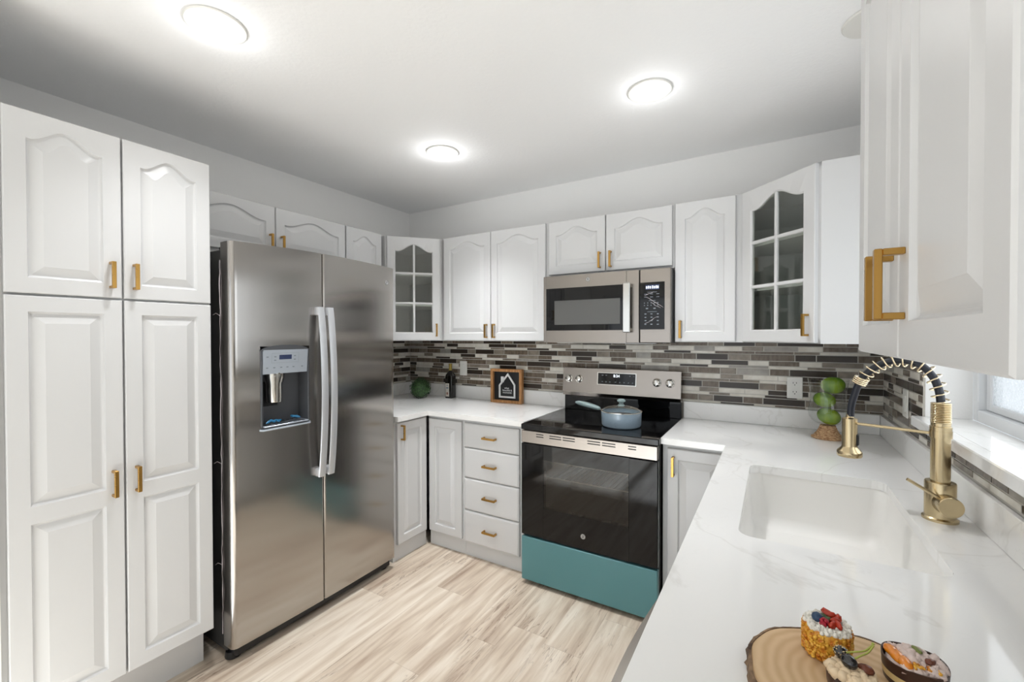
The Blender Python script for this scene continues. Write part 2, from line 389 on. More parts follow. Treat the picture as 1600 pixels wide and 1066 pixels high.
# ------------------------------------------------------------------ room shell
XL, XR, YB, ZC = -2.737, 0.476, 2.815, 2.48
YN = -2.4
def struct(o, label=None): return tag(o, label, None, None, 'structure')
struct(MB().box(XL-.15, XR+.3, YN-.15, YB+.15, -.1, 0).build('floor', FLOOR))
struct(MB().box(XL-.15, XR+.3, YN-.15, YB+.15, ZC, ZC+.1).build('ceiling', CEIL))
wb = struct(MB().box(XL-.15, XR+.124, YB, YB+.12, 0, ZC).build('wall_back', WALL))
wl = struct(MB().box(XL-.12, XL, YN, YB, 0, ZC).build('wall_left', WALL))
struct(MB().box(XL, -2.02, .12, .325, 0, ZC).build('wall_pantry_side', WALL))
# right wall with the window hole (y WY0..WY1, z WZ0..WZ1)
WY0, WY1, WZ0, WZ1, WD = 1.13, 2.14, 1.080, 2.02, 0.124
m = MB()
m.box(XR, XR+WD, WY1, YB, 0, ZC).box(XR, XR+WD, YN, WY0, 0, ZC).box(XR, XR+WD, WY0, WY1, 0, WZ0).box(XR, XR+WD, WY0, WY1, WZ1, ZC)
wr = struct(m.build('wall_right', WALL))
# rear wall with a sliding door opening added behind the camera for fill light
m = MB()
m.box(XL, -2.5, YN-.12, YN, 0, ZC).box(.2, XR, YN-.12, YN, 0, ZC).box(-2.5, .2, YN-.12, YN, 2.1, ZC)
struct(m.build('wall_rear', WALL))
d1 = thing('added_door_1', None, None, (-1.15, YN-.06, 0), kind='structure')  # unseen sliding door, made up around the fill light's opening
m = MB()
for a, b_ in ((-2.5, -2.43), (-1.19, -1.11), (.13, .2)): m.box(a, b_, YN-.09, YN-.04, 0, 2.1, .004)
m.box(-2.43, .13, YN-.09, YN-.04, 0, .06, .004).box(-2.43, .13, YN-.09, YN-.04, 2.04, 2.1, .004)
m.build('added_door_frame', VINYL, d1, world=True)

# window over the sink: frame, sash, frosted pane, quartz sill
win = thing('window_1', None, None, (XR+.11, 1.635, 1.1), kind='structure')
x0, x1 = XR+WD-.001, XR+WD+.06
m = MB()
m.box(x0, x1, WY1-.002, WY1-.042, WZ0+.035, WZ1, .003).box(x0, x1, WY0, WY0+.04, WZ0+.035, WZ1, .003)
m.box(x0, x1, WY0+.04, WY1-.042, WZ0+.035, WZ0+.075, .003).box(x0, x1, WY0+.04, WY1-.042, WZ1-.04, WZ1, .003)
m.build('window_frame', VINYL, win, world=True)
m = MB(); a, b_ = x0+.02, x0+.045
m.box(a, b_, WY1-.044, WY1-.080, WZ0+.076, WZ1-.041, .004).box(a, b_, WY0+.042, WY0+.075, WZ0+.076, WZ1-.041, .004)
m.box(a, b_, WY0+.076, WY1-.081, WZ0+.076, WZ0+.10, .004).box(a, b_, WY0+.076, WY1-.081, WZ1-.075, WZ1-.041, .004)
m.build('window_sash', VINYL, win, world=True)
MB().box(a+.008, a+.013, WY0+.07, WY1-.075, WZ0+.096, WZ1-.07).build('pane', FROST, win, world=True)
m = MB().box(.437, XR+.001, WY0-.03, WY1+.005, WZ0-.001, 1.115, .003).box(XR, XR+WD, WY0+.001, WY1-.001, WZ0, 1.115)
m.build('window_sill', QUARTZ, win, world=True)

# ------------------------------------------------------------------ mosaic tile
TC = [mat('tile_espresso', srgb(58, 50, 43), .2, spec=.35), mat('tile_walnut', srgb(104, 94, 84), .2, spec=.35), mat('tile_taupe', srgb(132, 124, 114), .22, spec=.35),
      mat('tile_greige', srgb(150, 146, 140), .3), mat('tile_cream', srgb(206, 202, 192), .35)]
noisecol(TC[4], srgb(208, 202, 190), srgb(226, 222, 213), 20); noisecol(TC[3], srgb(140, 135, 128), srgb(166, 161, 153), 20)
noisecol(TC[1], srgb(94, 82, 70), srgb(120, 107, 93), 25, (3, 3, 1)); noisecol(TC[2], srgb(120, 110, 99), srgb(144, 134, 122), 25)
GROUT = mat('grout', srgb(196, 192, 184), .8)
rng = random.Random(5)
def tiles(m, P, length, ztop, zbot, seed, masks=()):
    """P(u, d, z): point at distance u along the wall, d out of it"""
    r = random.Random(seed); z = ztop; k = 0
    H = (.0335, .0245, .0130); G = .0034
    LW = (((.19, .085, .16, .10), (0, 2, 1, 2, 0, 1)), ((.15, .10, .17, .11), (4, 0, 4, 1, 4, 2, 4)), ((.17, .12, .19), (0, 4, 1, 4, 2, 4)))
    while z > zbot+.002:
        h = min(H[k % 3], z-zbot); u = -r.uniform(0, .12); i = r.randrange(6); ls, cs = LW[k % 3]
        while u < length:
            w_ = ls[i % len(ls)]*r.uniform(.85, 1.12); a = max(u, 0.001); b = min(u+w_, length-.001)
            c = cs[i % len(cs)] if r.random() < .88 else r.choice((0, 1, 2, 3))
            if b-a > .004:
                segs = [(a, b)]
                for (ma, mb, z0_, z1_) in masks:
                    if z > z0_ and z-h < z1_:
                        ns = []
                        for (p, q) in segs:
                            if q <= ma or p >= mb: ns.append((p, q)); continue
                            if ma-p > .004: ns.append((p, ma))
                            if q-mb > .004: ns.append((mb, q))
                        segs = ns
                for (p, q) in segs:
                    m.use(TC[c]); c8 = .0008
                    v = [P(p, .004, z), P(q, .004, z), P(q, .004, z-h), P(p, .004, z-h), P(p+c8, .0075, z-c8), P(q-c8, .0075, z-c8), P(q-c8, .0075, z-h+c8), P(p+c8, .0075, z-h+c8)]
                    m.add(v, [(4, 5, 6, 7), (0, 1, 5, 4), (1, 2, 6, 5), (2, 3, 7, 6), (3, 0, 4, 7)])
            u += w_+G; i += 1
        z -= h+G; k += 1
ZT0, ZT1 = 1.016, 1.400
m = MB().use(GROUT).box(XL, XR, YB-.005, YB+.001, ZT0-.005, ZT1)
tiles(m, lambda u, d, z: (XL+.006+u, YB-d, z), XR-XL-.012, 1.386, ZT0, 3)
# lower field behind the range
m.use(GROUT).box(-1.235, -.47, YB-.005, YB+.001, .90, ZT0-.005)
m.build('tile_backsplash', None, wb, world=True)
m = MB().use(GROUT).box(XL-.001, XL+.005, 1.93, YB-.006, ZT0-.005, ZT1)
tiles(m, lambda u, d, z: (XL+d, YB-.008-u, z), .87, 1.386, ZT0, 8); m.build('tile_backsplash', None, wl, world=True)
m = MB().use(GROUT).box(XR-.005, XR+.001, WY1+.006, YB-.006, ZT0-.005, ZT1).box(XR-.005, XR+.001, -.3, WY1+.006, ZT0-.005, WZ0-.002).box(XR-.005, XR+.001, -.3, WY0-.03, WZ0-.002, ZT1-.025)
tiles(m, lambda u, d, z: (XR-d, YB-.008-u, z), YB-.008-WY1-.007, 1.386, 1.075, 11)
tiles(m, lambda u, d, z: (XR-d, YB-.008-u, z), 3.1, 1.075, 1.020, 12)
tiles(m, lambda u, d, z: (XR-d, WY0-.03-u, z), 1.3, 1.36, 1.08, 14)
m.build('tile_backsplash', None, wr, world=True)

# ------------------------------------------------------------------ cabinet doors
def bump(u): return .5+.5*math.cos(PI*max(-1, min(1, u*1.08)))
def outline(x0, x1, z0, z1, rise, y, N=44):
    """closed loop: flat bottom, straight sides, cathedral top; always the same count of points"""
    pts = [(x0, y, z0), (x1, y, z0)]
    for i in range(N+1):
        u = 1-2*i/N; x = (x0+x1)/2+u*(x1-x0)/2
        pts.append((x, y, z1-rise+rise*bump(u)))
    return pts
def panel(m, X0, X1, Z0, Z1, t, sx, sz0, sz1, rise, raised=True):
    """front face of one region of a door with its sunk groove and raised field"""
    a0, a1, b0, b1 = X0+sx[0], X1-sx[1], Z0+sz0, Z1-sz1
    g = lambda d, y, rs=1.0: outline(a0+d, a1-d, b0+d, b1-d, rise*rs, y)
    R = [outline(X0, X1, Z0, Z1, 0, -t), g(0, -t), g(.003, -t+.007), g(.007, -t+.0095), g(.010, -t+.0095), g(.036, -t+.0015, .9), g(.0375, -t+.0008, .9)]
    m.rings(R, False, True)
def slab_edges(m, w, h, t, c=.003):
    bk = [(0, 0, 0), (w, 0, 0), (w, 0, h), (0, 0, h)]; f1 = [(0, -t+c, 0), (w, -t+c, 0), (w, -t+c, h), (0, -t+c, h)]
    f2 = [(c, -t, c), (w-c, -t, c), (w-c, -t, h-c), (c, -t, h-c)]
    m.rings([bk, f1, f2], True, False)
T = .02
def door_mesh(w, h, style):
    m = MB(); c = .003
    if style == 'drawer':
        slab_edges(m, w, h, T-.004, .002)
        R = [[(a, -T+.004 if i == 0 else -T, b) for a, b in ((d, d), (w-d, d), (w-d, h-d), (d, h-d))] for i, d in enumerate((.002, .010))]
        m.rings(R, False, True); return m
    slab_edges(m, w, h, T)
    s = min(.050, w*.2)
    if style == 'arch': panel(m, c, w-c, c, h-c, T, (s-c, s-c), s-c, .040, min(.045, .16*w))
    elif style == 'square': panel(m, c, w-c, c, h-c, T, (s-c, s-c), s-c, s-c, 0)
    elif style == 'two':
        zm = h*.485
        panel(m, c, w-c, c, zm, T, (s-c, s-c), s-c, .028, 0); panel(m, c, w-c, zm, h-c, T, (s-c, s-c), .028, s-c, 0)
    return m
def glass_door(parent, x, z, w, h, handle):
    m = MB(); c = .003; s = .052; t = T; rise = .05
    g = lambda d, y: outline(s+d, w-s-d, s+d, h-.048-d, rise, y)
    full = lambda d, y: outline(d, w-d, d, h-d, 0, y)
    m.rings([full(0, 0), full(0, -t+c), full(c, -t), g(0, -t), g(.005, -t+.004), g(.007, -t+.006), g(.007, 0)], False, False, closed=True)
    xm = w/2; hh = (h-.048-s)
    for zz in (s+hh*.335, s+hh*.67): m.box(s, w-s, -t+.003, -.004, zz-.008, zz+.008, .003)
    m.box(xm-.008, xm+.008, -t+.002, -.003, s, h-.055, .003)
    d = m.build('door', CAB, parent, (x, 0, z))
    p = MB(); ol = lambda y: [(a, y, b) for a, _, b in g(.002, 0)]
    p.rings([ol(-.0085), ol(-.0055)]); p.build('pane', PANE, d)
    if handle: add_handle(d, w, h, handle)
    return d
def handle_mesh(L=.094, vertical=True):
    m = MB(); pr_ = .032
    if vertical:
        m.box(-.006, .006, -pr_, -pr_+.009, -L/2, L/2, .001)
        for s in (-1, 1): m.box(-.006, .006, -pr_+.009, 0, s*L/2, s*(L/2-.009), .001)
    else:
        m.box(-L/2, L/2, -pr_, -pr_+.009, -.006, .006, .001)
        for s in (-1, 1): m.box(s*L/2, s*(L/2-.009), -pr_+.009, 0, -.006, .006, .001)
    return m
def add_handle(d, w, h, hd):
    side, zc = hd
    if side == 'C': handle_mesh(vertical=False).build('handle', GOLD, d, (w/2, -T, zc)); return
    x = .030 if side == 'L' else w-.030
    handle_mesh().build('handle', GOLD, d, (x, -T, zc))
def door(parent, x, z, w, h, style, handle=None, name='door'):
    if style == 'glass': return glass_door(parent, x, z, w, h, handle)
    d = door_mesh(w, h, style).build(name, CAB, parent, (x, 0, z), smooth=7)
    if handle: add_handle(d, w, h, handle)
    return d
def cabinet(name, label, loc, rotz, w, dep, h, doors, toe=0.0, toe_in=.0, z0=0.0, cat='cabinet', group=None):
    t = thing(name, label, cat, loc, rotz, group)
    m = MB()
    if toe: m.box(0, w, .0005, dep, toe, h, .001).box(.0, w, toe_in, dep, 0, toe)
    else: m.box(0, w, .0005, dep, 0, h, .001)
    m.build('body', CAB, t)
    for d in doors: door(t, *d)
    return t
LW, RW = rad(90), rad(-90)
# pantry (left wall): loc = near corner of the face, local x runs along +y
PX = -2.039
cabinet('pantry_cabinet', 'tall white pantry cabinet with four doors standing left of the refrigerator', (PX, .327, 0), LW, .591, .695, 2.131,
        [(.014, 1.550, .283, .577, 'arch', ('R', .08)), (.303, 1.550, .283, .577, 'arch', ('L', .08)),
         (.014, .180, .283, 1.362, 'two', ('R', .708)), (.303, .180, .283, 1.362, 'two', ('L', .708))], toe=.172, toe_in=.085)
# over the fridge
cabinet('wall_cabinet', 'short white two-door cabinet above the refrigerator', (-2.385, .922, 1.805), LW, .935, .348, .326,
        [(.010, .047, .462, .275, 'arch', ('R', .072)), (.477, .047, .455, .275, 'arch', ('L', .072))])
cabinet('wall_cabinet', 'narrow white single-door cabinet between the over-fridge cabinet and the left glass cabinet', (-2.385, 1.860, 1.377), LW, .300, .348, .754,
        [(.004, .004, .292, .746, 'arch', ('L', .07))])
# back wall uppers
UY = 2.505
cabinet('wall_cabinet', 'white two-door wall cabinet left of the microwave, above the sign and bottle', (-2.098, UY, 1.377), 0, .866, .308, .754,
        [(.020, .004, .410, .746, 'arch', ('R', .065)), (.434, .004, .416, .746, 'arch', ('L', .065))])
cabinet('wall_cabinet', 'short white two-door wall cabinet directly above the microwave', (-1.231, UY, 1.783), 0, .764, .308, .348,
        [(.008, .012, .368, .330, 'arch', ('R', .065)), (.382, .012, .372, .330, 'arch', ('L', .065))])
cabinet('wall_cabinet', 'white single-door wall cabinet right of the microwave', (-.466, UY, 1.377), 0, .331, .308, .754,
        [(.004, .004, .293, .746, 'arch', ('L', .065))])
# right wall cabinet near the camera
cabinet('wall_cabinet', 'large white two-door wall cabinet nearest the camera at the right', (.166, 1.113, 1.377), RW, .680, .308, .754,
        [(.003, .003, .322, .748, 'arch', ('R', .100)), (.330, .003, .330, .748, 'arch', ('L', .100))])

def corner_cabinet(label, side):
    # 0.61 m corner wall cabinet with a diagonal glass door; hollow, two shelves
    if side == 'L':
        A, B = Vector((XL+.352, YB-.61)), Vector((XL+.62, UY)); poly = [A, B, Vector((B.x, YB-.001)), Vector((XL+.001, YB-.001)), Vector((XL+.001, A.y))]
    else:
        A, B = Vector((-.134, UY)), Vector((.166, YB-.61)); poly = [A, B, Vector((XR-.001, B.y)), Vector((XR-.001, YB-.001)), Vector((A.x, YB-.001))]
    d = B-A; L = d.length; rz = math.atan2(d.y, d.x)
    t = thing('corner_cabinet', label, 'cabinet', (A.x, A.y, 1.377), rz)
    H = .754
    m = MB().use(CAB); n = len(poly)
    m.prism([tuple(p) for p in poly], 1.377, 1.395); m.prism([tuple(p) for p in poly], 1.377+H-.018, 1.377+H)
    ctr = sum(poly, Vector((0, 0)))/n
    for i in range(1, n):
        p, q = poly[i], poly[(i+1) % n]; e = (q-p).normalized(); nn = Vector((-e.y, e.x))
        if nn.dot(ctr-p) < 0: nn = -nn
        m.prism([tuple(p), tuple(q), tuple(q+nn*.016), tuple(p+nn*.016)], 1.395, 1.377+H-.018)
    m.build('body', None, t, world=True)
    inn = [p+(ctr-p).normalized()*.03 for p in poly]
    for k, zz in enumerate((1.377+.255, 1.377+.475)):
        MB().prism([tuple(p) for p in inn], zz, zz+.018).build('shelf', CAB, t, world=True)
    m = MB(); fw = .022
    m.box(0, fw, 0, .018, 0, H).box(L-fw, L, 0, .018, 0, H).box(fw, L-fw, 0, .018, 0, .03).box(fw, L-fw, 0, .018, H-.03, H)
    m.build('face_frame', CAB, t)
    glass_door(t, .012, .004, L-.024, H-.008, ('R', .075))
corner_cabinet('white corner cabinet with six-pane glass door beside the refrigerator', 'L')
corner_cabinet('white corner cabinet with six-pane glass door and blank side panel above the wall outlet', 'R')

# base cabinets
BY = 2.234
cabinet('base_cabinet', 'narrow white base cabinet with gold handle right beside the refrigerator', (-2.017, 1.925, 0), LW, .30, .70, .883,
        [(.018, .108, .262, .760, 'square', ('L', .70))], toe=.10, toe_in=.008)
cabinet('base_cabinet', 'white corner base cabinet with blank door left of the drawer stack', (-2.000, BY, 0), 0, .300, .565, .883,
        [(.014, .108, .272, .752, 'square', None)], toe=.10, toe_in=.012)
t = thing('drawer_cabinet', 'white base cabinet with four drawers left of the range', 'cabinet', (-1.699, BY, 0))
MB().box(0, .452, .0005, .565, .10, .883, .001).box(0, .452, .012, .565, 0, .10).build('body', CAB, t)
for z0, z1 in ((.706, .858), (.513, .701), (.308, .508), (.100, .303)):
    door(t, .008, z0, .404, z1-z0, 'drawer', ('C', (z1-z0)/2), 'drawer')
cabinet('base_cabinet', 'white base cabinet with gold handle right of the range', (-.470, BY, 0), 0, .310, .565, .883,
        [(.024, .108, .28, .752, 'square', ('L', .67))], toe=.10, toe_in=.06)
cabinet('sink_cabinet', 'white base cabinet carrying the sink under the right counter', (-.155, 1.98, 0), RW, .95, .215, .66,
        [(.01, .11, .46, .54, 'square', ('R', .48)), (.475, .11, .46, .54, 'square', ('L', .48))], toe=.10, toe_in=.06)

# dishwasher
dw = thing('dishwasher', 'grey dishwasher door edge showing below the near right counter', 'dishwasher', (-.15, 1.0, 0), RW)
MB().box(0, .6, .0, .58, .10, .872, .002).build('body', GREYPL, dw)
m = MB(); n = 12
fr = [(i/n*.6, -.045-.022*math.sin(PI*i/n)) for i in range(n+1)]
m.prism([(0, -.001)]+fr+[(.6, -.001)], .12, .868); m.build('door', STEEL, dw)
MB().box(.02, .58, .05, .10, 0, .1).build('toe_kick', BLACKM, dw)
cabinet('base_cabinet', 'white base cabinet at the near end of the right counter', (-.155, .395, 0), RW, .60, .62, .883,
        [(.01, .11, .58, .755, 'square', ('R', .66))], toe=.10, toe_in=.06)

# ------------------------------------------------------------------ countertops
CT, CB = .914, .884
ct1 = thing('countertop', 'white quartz countertop with boxwood ball, bottle and sign, left of the range', 'countertop', (-2.3, 2.4, CT))
m = MB(); xs = [XL+.001, -1.972, -1.237]; ys = [1.922, 2.189, YB-.001]
m.cells(xs, ys, lambda i, j: not (i == 1 and j == 0), CB, CT); m.build('slab', QUARTZ, ct1, world=True)
m = MB(); m.box(XL+.022, -1.240, YB-.022, YB-.008, CT+.0005, 1.014, .0015); m.box(XL+.008, XL+.021, 1.93, YB-.008, CT+.0005, 1.014, .0015)
m.build('upstand', QUARTZ, ct1, world=True)
ct2 = thing('countertop', 'white veined quartz countertop running from the range past the sink to the front', 'countertop', (.1, 1.6, CT))
SX0, SX1, SY0, SY1 = -.076, .325, 1.222, 1.916
xs = [-.470, -.186, SX0, SX1, XR-.001]; ys = [-.25, SY0, SY1, 2.189, YB-.001]
def occ(i, j):
    if i == 0: return j == 3
    if i == 2 and j == 1: return False
    return True
m = MB().cells(xs, ys, occ, CB, CT)
r = .035
for sx, sy, dx, dy in ((SX0, SY0, 1, 1), (SX1, SY0, -1, 1), (SX0, SY1, 1, -1), (SX1, SY1, -1, -1)):
    arc = [(sx+dx*(r-r*math.cos(a)), sy+dy*(r-r*math.sin(a))) for a in [PI/2*k/6 for k in range(7)]]
    pts = [(sx, sy)]+arc
    m.prism(pts, CB, CT)
m.build('slab', QUARTZ, ct2, world=True)
m = MB(); m.box(-.466, XR-.022, YB-.022, YB-.008, CT+.0005, 1.014, .0015); m.box(XR-.021, XR-.008, -.24, YB-.008, CT+.0005, 1.014, .0015)
m.build('upstand', QUARTZ, ct2, world=True)

def rrect(x0, x1, y0, y1, r, z, n=6):
    pts = []
    for cx, cy, a0 in ((x1-r, y1-r, 0), (x0+r, y1-r, PI/2), (x0+r, y0+r, PI), (x1-r, y0+r, 3*PI/2)):
        for k in range(n+1): a = a0+PI/2*k/n; pts.append((cx+r*math.cos(a), cy+r*math.sin(a), z))
    return pts
sk = thing('sink', 'white undermount rectangular sink set in the right counter', 'sink', ((SX0+SX1)/2, (SY0+SY1)/2, .67))
m = MB(); e = .004
R = [rrect(SX0-.03, SX1+.03, SY0-.03, SY1+.03, .05, CB-.0005), rrect(SX0-e, SX1+e, SY0-e, SY1+e, r+.004, CB-.0005)]
for d, z in ((0, CB-.006), (.004, .80), (.012, .73), (.022, .708), (.04, .697), (.06, .694)): R.append(rrect(SX0-e+d, SX1+e-d, SY0-e+d, SY1+e-d, max(.04, r+.012), z))
ro = [rrect(SX0-.014+d, SX1+.014-d, SY0-.014+d, SY1+.014-d, .05, z) for d, z in ((.02, .684), (0, .71), (0, CB-.008), (-.016, CB-.008))]
m.rings(R+ro, False, False); m.add([p for p in R[-1]], [tuple(range(len(R[-1])))]); m.add([p for p in ro[0]], [tuple(range(len(ro[0])))])
m.v = m.v; m.build('basin', SINKM, sk, world=True)
MB().lathe([(.045, 0), (.045, .003), (.038, .004), (.03, .001)], (.125, 1.57, .6945), 28).build('drain', STEELP, sk, world=True)

# ------------------------------------------------------------------ refrigerator
fr = thing('refrigerator', 'stainless steel side-by-side refrigerator with water dispenser', 'refrigerator', (-2.35, 1.43, 0))
m = MB().use(DARKCASE); m.box(-2.715, -2.052, .976, 1.882, .03, 1.792, .004); m.build('case', None, fr, world=True)
m = MB().box(-2.08, -1.992, .985, 1.873, .018, .066, .008)
m.build('kick_grille', BLACKM, fr, world=True)
for yy in (1.0, 1.85): MB().lathe([(.030, 0), (.032, .008), (.028, .03)], (-2.045, yy, .0), 20).build('foot', BLACKM, fr, world=True)
for yy in (1.03, 1.83): MB().box(-2.12, -2.0, yy-.04, yy+.03, 1.793, 1.812, .006).build('hinge_cover', DARKCASE, fr, world=True)
DX0, DX1 = -2.042, -1.968
DY0, DY1, DZ0, DZ1 = 1.084, 1.320, .992, 1.366       # dispenser hole
def fridge_door(y0, y1, hole=None):
    """door face bulging slightly outwards, rounded long edges; loops laid as vertical strips"""
    m = MB(); yc = 1.43
    def front(y):
        b = .010*(1-((y-yc)/.47)**2)
        rr = .022; k = 0
        for e_, s in ((.962, 1), (1.894, -1)):
            d = (y-e_)*s
            if d < rr: k = max(k, rr-math.sqrt(max(rr*rr-(rr-d)**2, 0)))
        for e_, s in ((1.394, -1), (1.400, 1)):
            d = (y-e_)*s
            if 0 <= d < .004: k = max(k, .004-d)
        return DX1+b-k
    ztop = lambda y: 1.817+.012*(1-((y-yc)/.47)**2); zb = .070
    ys = sorted(set([y0+(y1-y0)*i/14 for i in range(15)]+[y0+q for q in (.001, .004, .009, .015, .022)]+[y1-q for q in (.001, .004, .009, .015, .022)]+(list(hole[:2]) if hole else [])))
    zs = [zb, hole[2], hole[3], None] if hole else [zb, None]
    Z = lambda k, y: ztop(y) if zs[k] is None else zs[k]
    vs = []; idx = {}
    def V(i, k, bk):
        if (i, k, bk) not in idx:
            idx[i, k, bk] = len(vs); y = ys[i]; vs.append((DX0 if bk else front(y), y, Z(k, y)))
        return idx[i, k, bk]
    fs = []; nz = len(zs)-1; ny = len(ys)-1
    def isin(i, k): return hole and k == 1 and ys[i] >= hole[0]-1e-6 and ys[i+1] <= hole[1]+1e-6
    for i in range(ny):
        for k in range(nz):
            fs.append((V(i, k, 1), V(i, k+1, 1), V(i+1, k+1, 1), V(i+1, k, 1)))
            if not isin(i, k): fs.append((V(i, k, 0), V(i+1, k, 0), V(i+1, k+1, 0), V(i, k+1, 0)))
        fs.append((V(i, 0, 0), V(i, 0, 1), V(i+1, 0, 1), V(i+1, 0, 0))); fs.append((V(i, nz, 0), V(i+1, nz, 0), V(i+1, nz, 1), V(i, nz, 1)))
    for k in range(nz):
        fs.append((V(0, k, 0), V(0, k+1, 0), V(0, k+1, 1), V(0, k, 1))); fs.append((V(ny, k, 0), V(ny, k, 1), V(ny, k+1, 1), V(ny, k+1, 0)))
    m.add(vs, fs); return m, front
m, front = fridge_door(.962, 1.394, (DY0, DY1, DZ0, DZ1)); fd1 = m.build('door', STEELF, fr, world=True, smooth=50)
m, _ = fridge_door(1.400, 1.894); fd2 = m.build('door', STEELF, fr, world=True, smooth=50)
def fridge_handle(yc, parent):
    m = MB(); N = 24; R = []
    for i in range(N+1):
        z = .712+.845*i/N; k = math.sin(PI*i/N); x = -1.926+.030*k**.8
        R.append([(x-.006, yc-.018, z), (x, yc-.016, z), (x+.004, yc, z), (x, yc+.016, z), (x-.006, yc+.018, z)])
    m.rings(R)
    for za, zb in ((.712, .752), (1.517, 1.557)): m.box(-1.966, -1.926, yc-.016, yc+.014, za, zb, .003)
    m.build('handle', HANDLE, parent, world=True, smooth=50)
fridge_handle(1.366, fd1); fridge_handle(1.419, fd2)
# dispenser
dp = MB()
dp.use(DISPD)
xb = DX0+.004; xf = -1.958
dp.box(xb, xb+.004, DY0, DY1, DZ0, DZ1)                    # back
for a, b_ in ((DY0, DY0+.008), (DY1-.008, DY1)): dp.box(xb, xf, a, b_, DZ0+.01, DZ1-.02, .001)
dp.box(xb, xf-.002, DY0, DY1, DZ0, DZ0+.008)
# arched hood lip
n = 14; lip = []
for i in range(n+1):
    u = -1+2*i/n; lip.append((DY0+(DY1-DY0)*(u+1)/2, 1.350+.022*(1-abs(u)**3.0)))
dp.rings([[(x, y, z) for y, z in lip]+[(x, DY1, 1.345), (x, DY0, 1.345)] for x in (xb, xf+.004)])
disp = dp.build('dispenser', None, fd1, world=True)
m = MB().use(GREYPL); PY0, PY1, PZ0, PZ1 = 1.093, 1.309, 1.240, 1.350
m.add([(-1.952, PY0, PZ1), (-1.952, PY1, PZ1), (-1.962, PY1, PZ0), (-1.962, PY0, PZ0), (-1.99, PY0, PZ1), (-1.99, PY1, PZ1), (-1.99, PY1, PZ0), (-1.99, PY0, PZ0)],
      [(0, 1, 2, 3), (4, 7, 6, 5), (0, 4, 5, 1), (3, 2, 6, 7), (0, 3, 7, 4), (1, 5, 6, 2)])
m.build('control_panel', None, fd1, world=True)
def onp(y, z): return -1.952-.010*(PZ1-z)/(PZ1-PZ0)+.0006
def plate(m, ya, yb, za, zb_): m.add([(onp(0, za), ya, za), (onp(0, za), yb, za), (onp(0, zb_), yb, zb_), (onp(0, zb_), ya, zb_)], [(0, 1, 2, 3)])
m = MB().use(LCD); plate(m, 1.167, 1.227, 1.305, 1.326); m.use(MARK)
for y, z in ((1.112, 1.318), (1.148, 1.318), (1.148, 1.302), (1.243, 1.320), (1.243, 1.303), (1.112, 1.268), (1.145, 1.268), (1.178, 1.268), (1.208, 1.268), (1.238, 1.268), (1.282, 1.268)):
    plate(m, y-.005, y+.005, z-.0025, z+.0025)
for a in ((1.132, 1.262, 1.290, 1.2908), (1.132, 1.262, 1.334, 1.3348)): plate(m, *a)
for y in (1.132, 1.262): plate(m, y-.0004, y+.0004, 1.290, 1.3348)
m.build('dispenser_display', None, fd1, world=True)
MB().lathe([(.031, 0), (.033, .004), (.036, .085), (.045, .112), (.047, .135)], (-1.992, 1.163, 1.104), 24, (-.12, .05, 1)).build('water_spout', STEELP, fd1, world=True)
m = MB().box(-2.034, -2.026, 1.125, 1.200, 1.085, 1.20, .003); m.build('paddle', BLACKM, fd1, world=True)
m = MB().use(GREYPL).box(-2.032, -1.948, DY0+.01, DY1-.01, 1.000, 1.006, .002)
m.tube([(-1.965, DY0-.002, .990), (-1.948, DY0+.005, .990), (-1.944, (DY0+DY1)/2, .990), (-1.948, DY1-.005, .990), (-1.965, DY1+.004, .995)], .0045, 8)
m.use(BLACKM)
for i in range(9): m.box(-2.028, -1.955, DY0+.022+i*.022, DY0+.034+i*.022, 1.006, 1.0075)
m.build('drip_tray', None, fd1, world=True)
rr = random.Random(2)
for k in range(3):
    y = (1.115, 1.145, 1.238)[k]; m = MB().tube([(-1.985+rr.uniform(-.015, .01), y+i*.012, 1.0145+.006*abs(math.sin(i*1.7+k))+(.012 if k == 2 else 0)*(1-i/4)) for i in range(5)], [.002, .006, .005, .007, .002], 6)
    tag(m.build('protective_tape', BLUE, fd1, world=True), 'crumpled blue tape')
# badge and film shreds along the door edge
def badge(parent, M, r, m1, m2, name='badge'):
    b = MB(); b.T = M
    b.use(m1).lathe([(r, 0), (r, .0012), (r*.9, .0016), (r*.88, .0012)], (0, 0, 0), 28)
    b.use(m2).tube([(r*.94*math.cos(a), r*.94*math.sin(a), .0014) for a in [2*PI*i/24 for i in range(24)]], r*.06, 5, True)
    for s in (-1, 1):     # interlaced script strokes
        b.tube([(s*r*(.12+.34*math.cos(a)), r*.42*math.sin(a), .0018) for a in [PI*.15+PI*1.6*i/14 for i in range(15)]], r*.07, 5)
    b.tube([(-r*.1, r*.5, .0018), (r*.1, .0, .0018), (-r*.1, -r*.5, .0018)], r*.06, 5)
    return b.build(name, None, parent, world=True)
BADGE = mat('badge_silver', srgb(190, 190, 188), .3, .8); BADGED = mat('badge_ink', srgb(96, 96, 98), .4, .3)
MX = Matrix(((0, 0, 1, 0), (1, 0, 0, 0), (0, 1, 0, 0), (0, 0, 0, 1)))      # local (x,y,z)->(z,x,y): disc facing +x
MYm = Matrix(((1, 0, 0, 0), (0, 0, -1, 0), (0, 1, 0, 0), (0, 0, 0, 1)))    # disc facing -y
badge(fd2, Matrix.Translation((front(1.828)+.0002, 1.828, 1.728)) @ MX, .013, BADGE, BADGED)
m = MB(); rr = random.Random(7)
zz = .12
pts = []
while zz < 1.78: pts.append((-2.0455+rr.uniform(-.0015, .002), .9605+rr.uniform(-.002, .001), zz)); zz += rr.uniform(.02, .05)
m.tube(pts, [rr.uniform(.0006, .002) for _ in pts], 5)
for z in (.42, .86, 1.50): m.tube([(-2.045, .960, z), (-2.055, .948, z+.012), (-2.062, .940, z+.004)], .0007, 4)
m.build('film_edge', FILM, fd1, world=True)

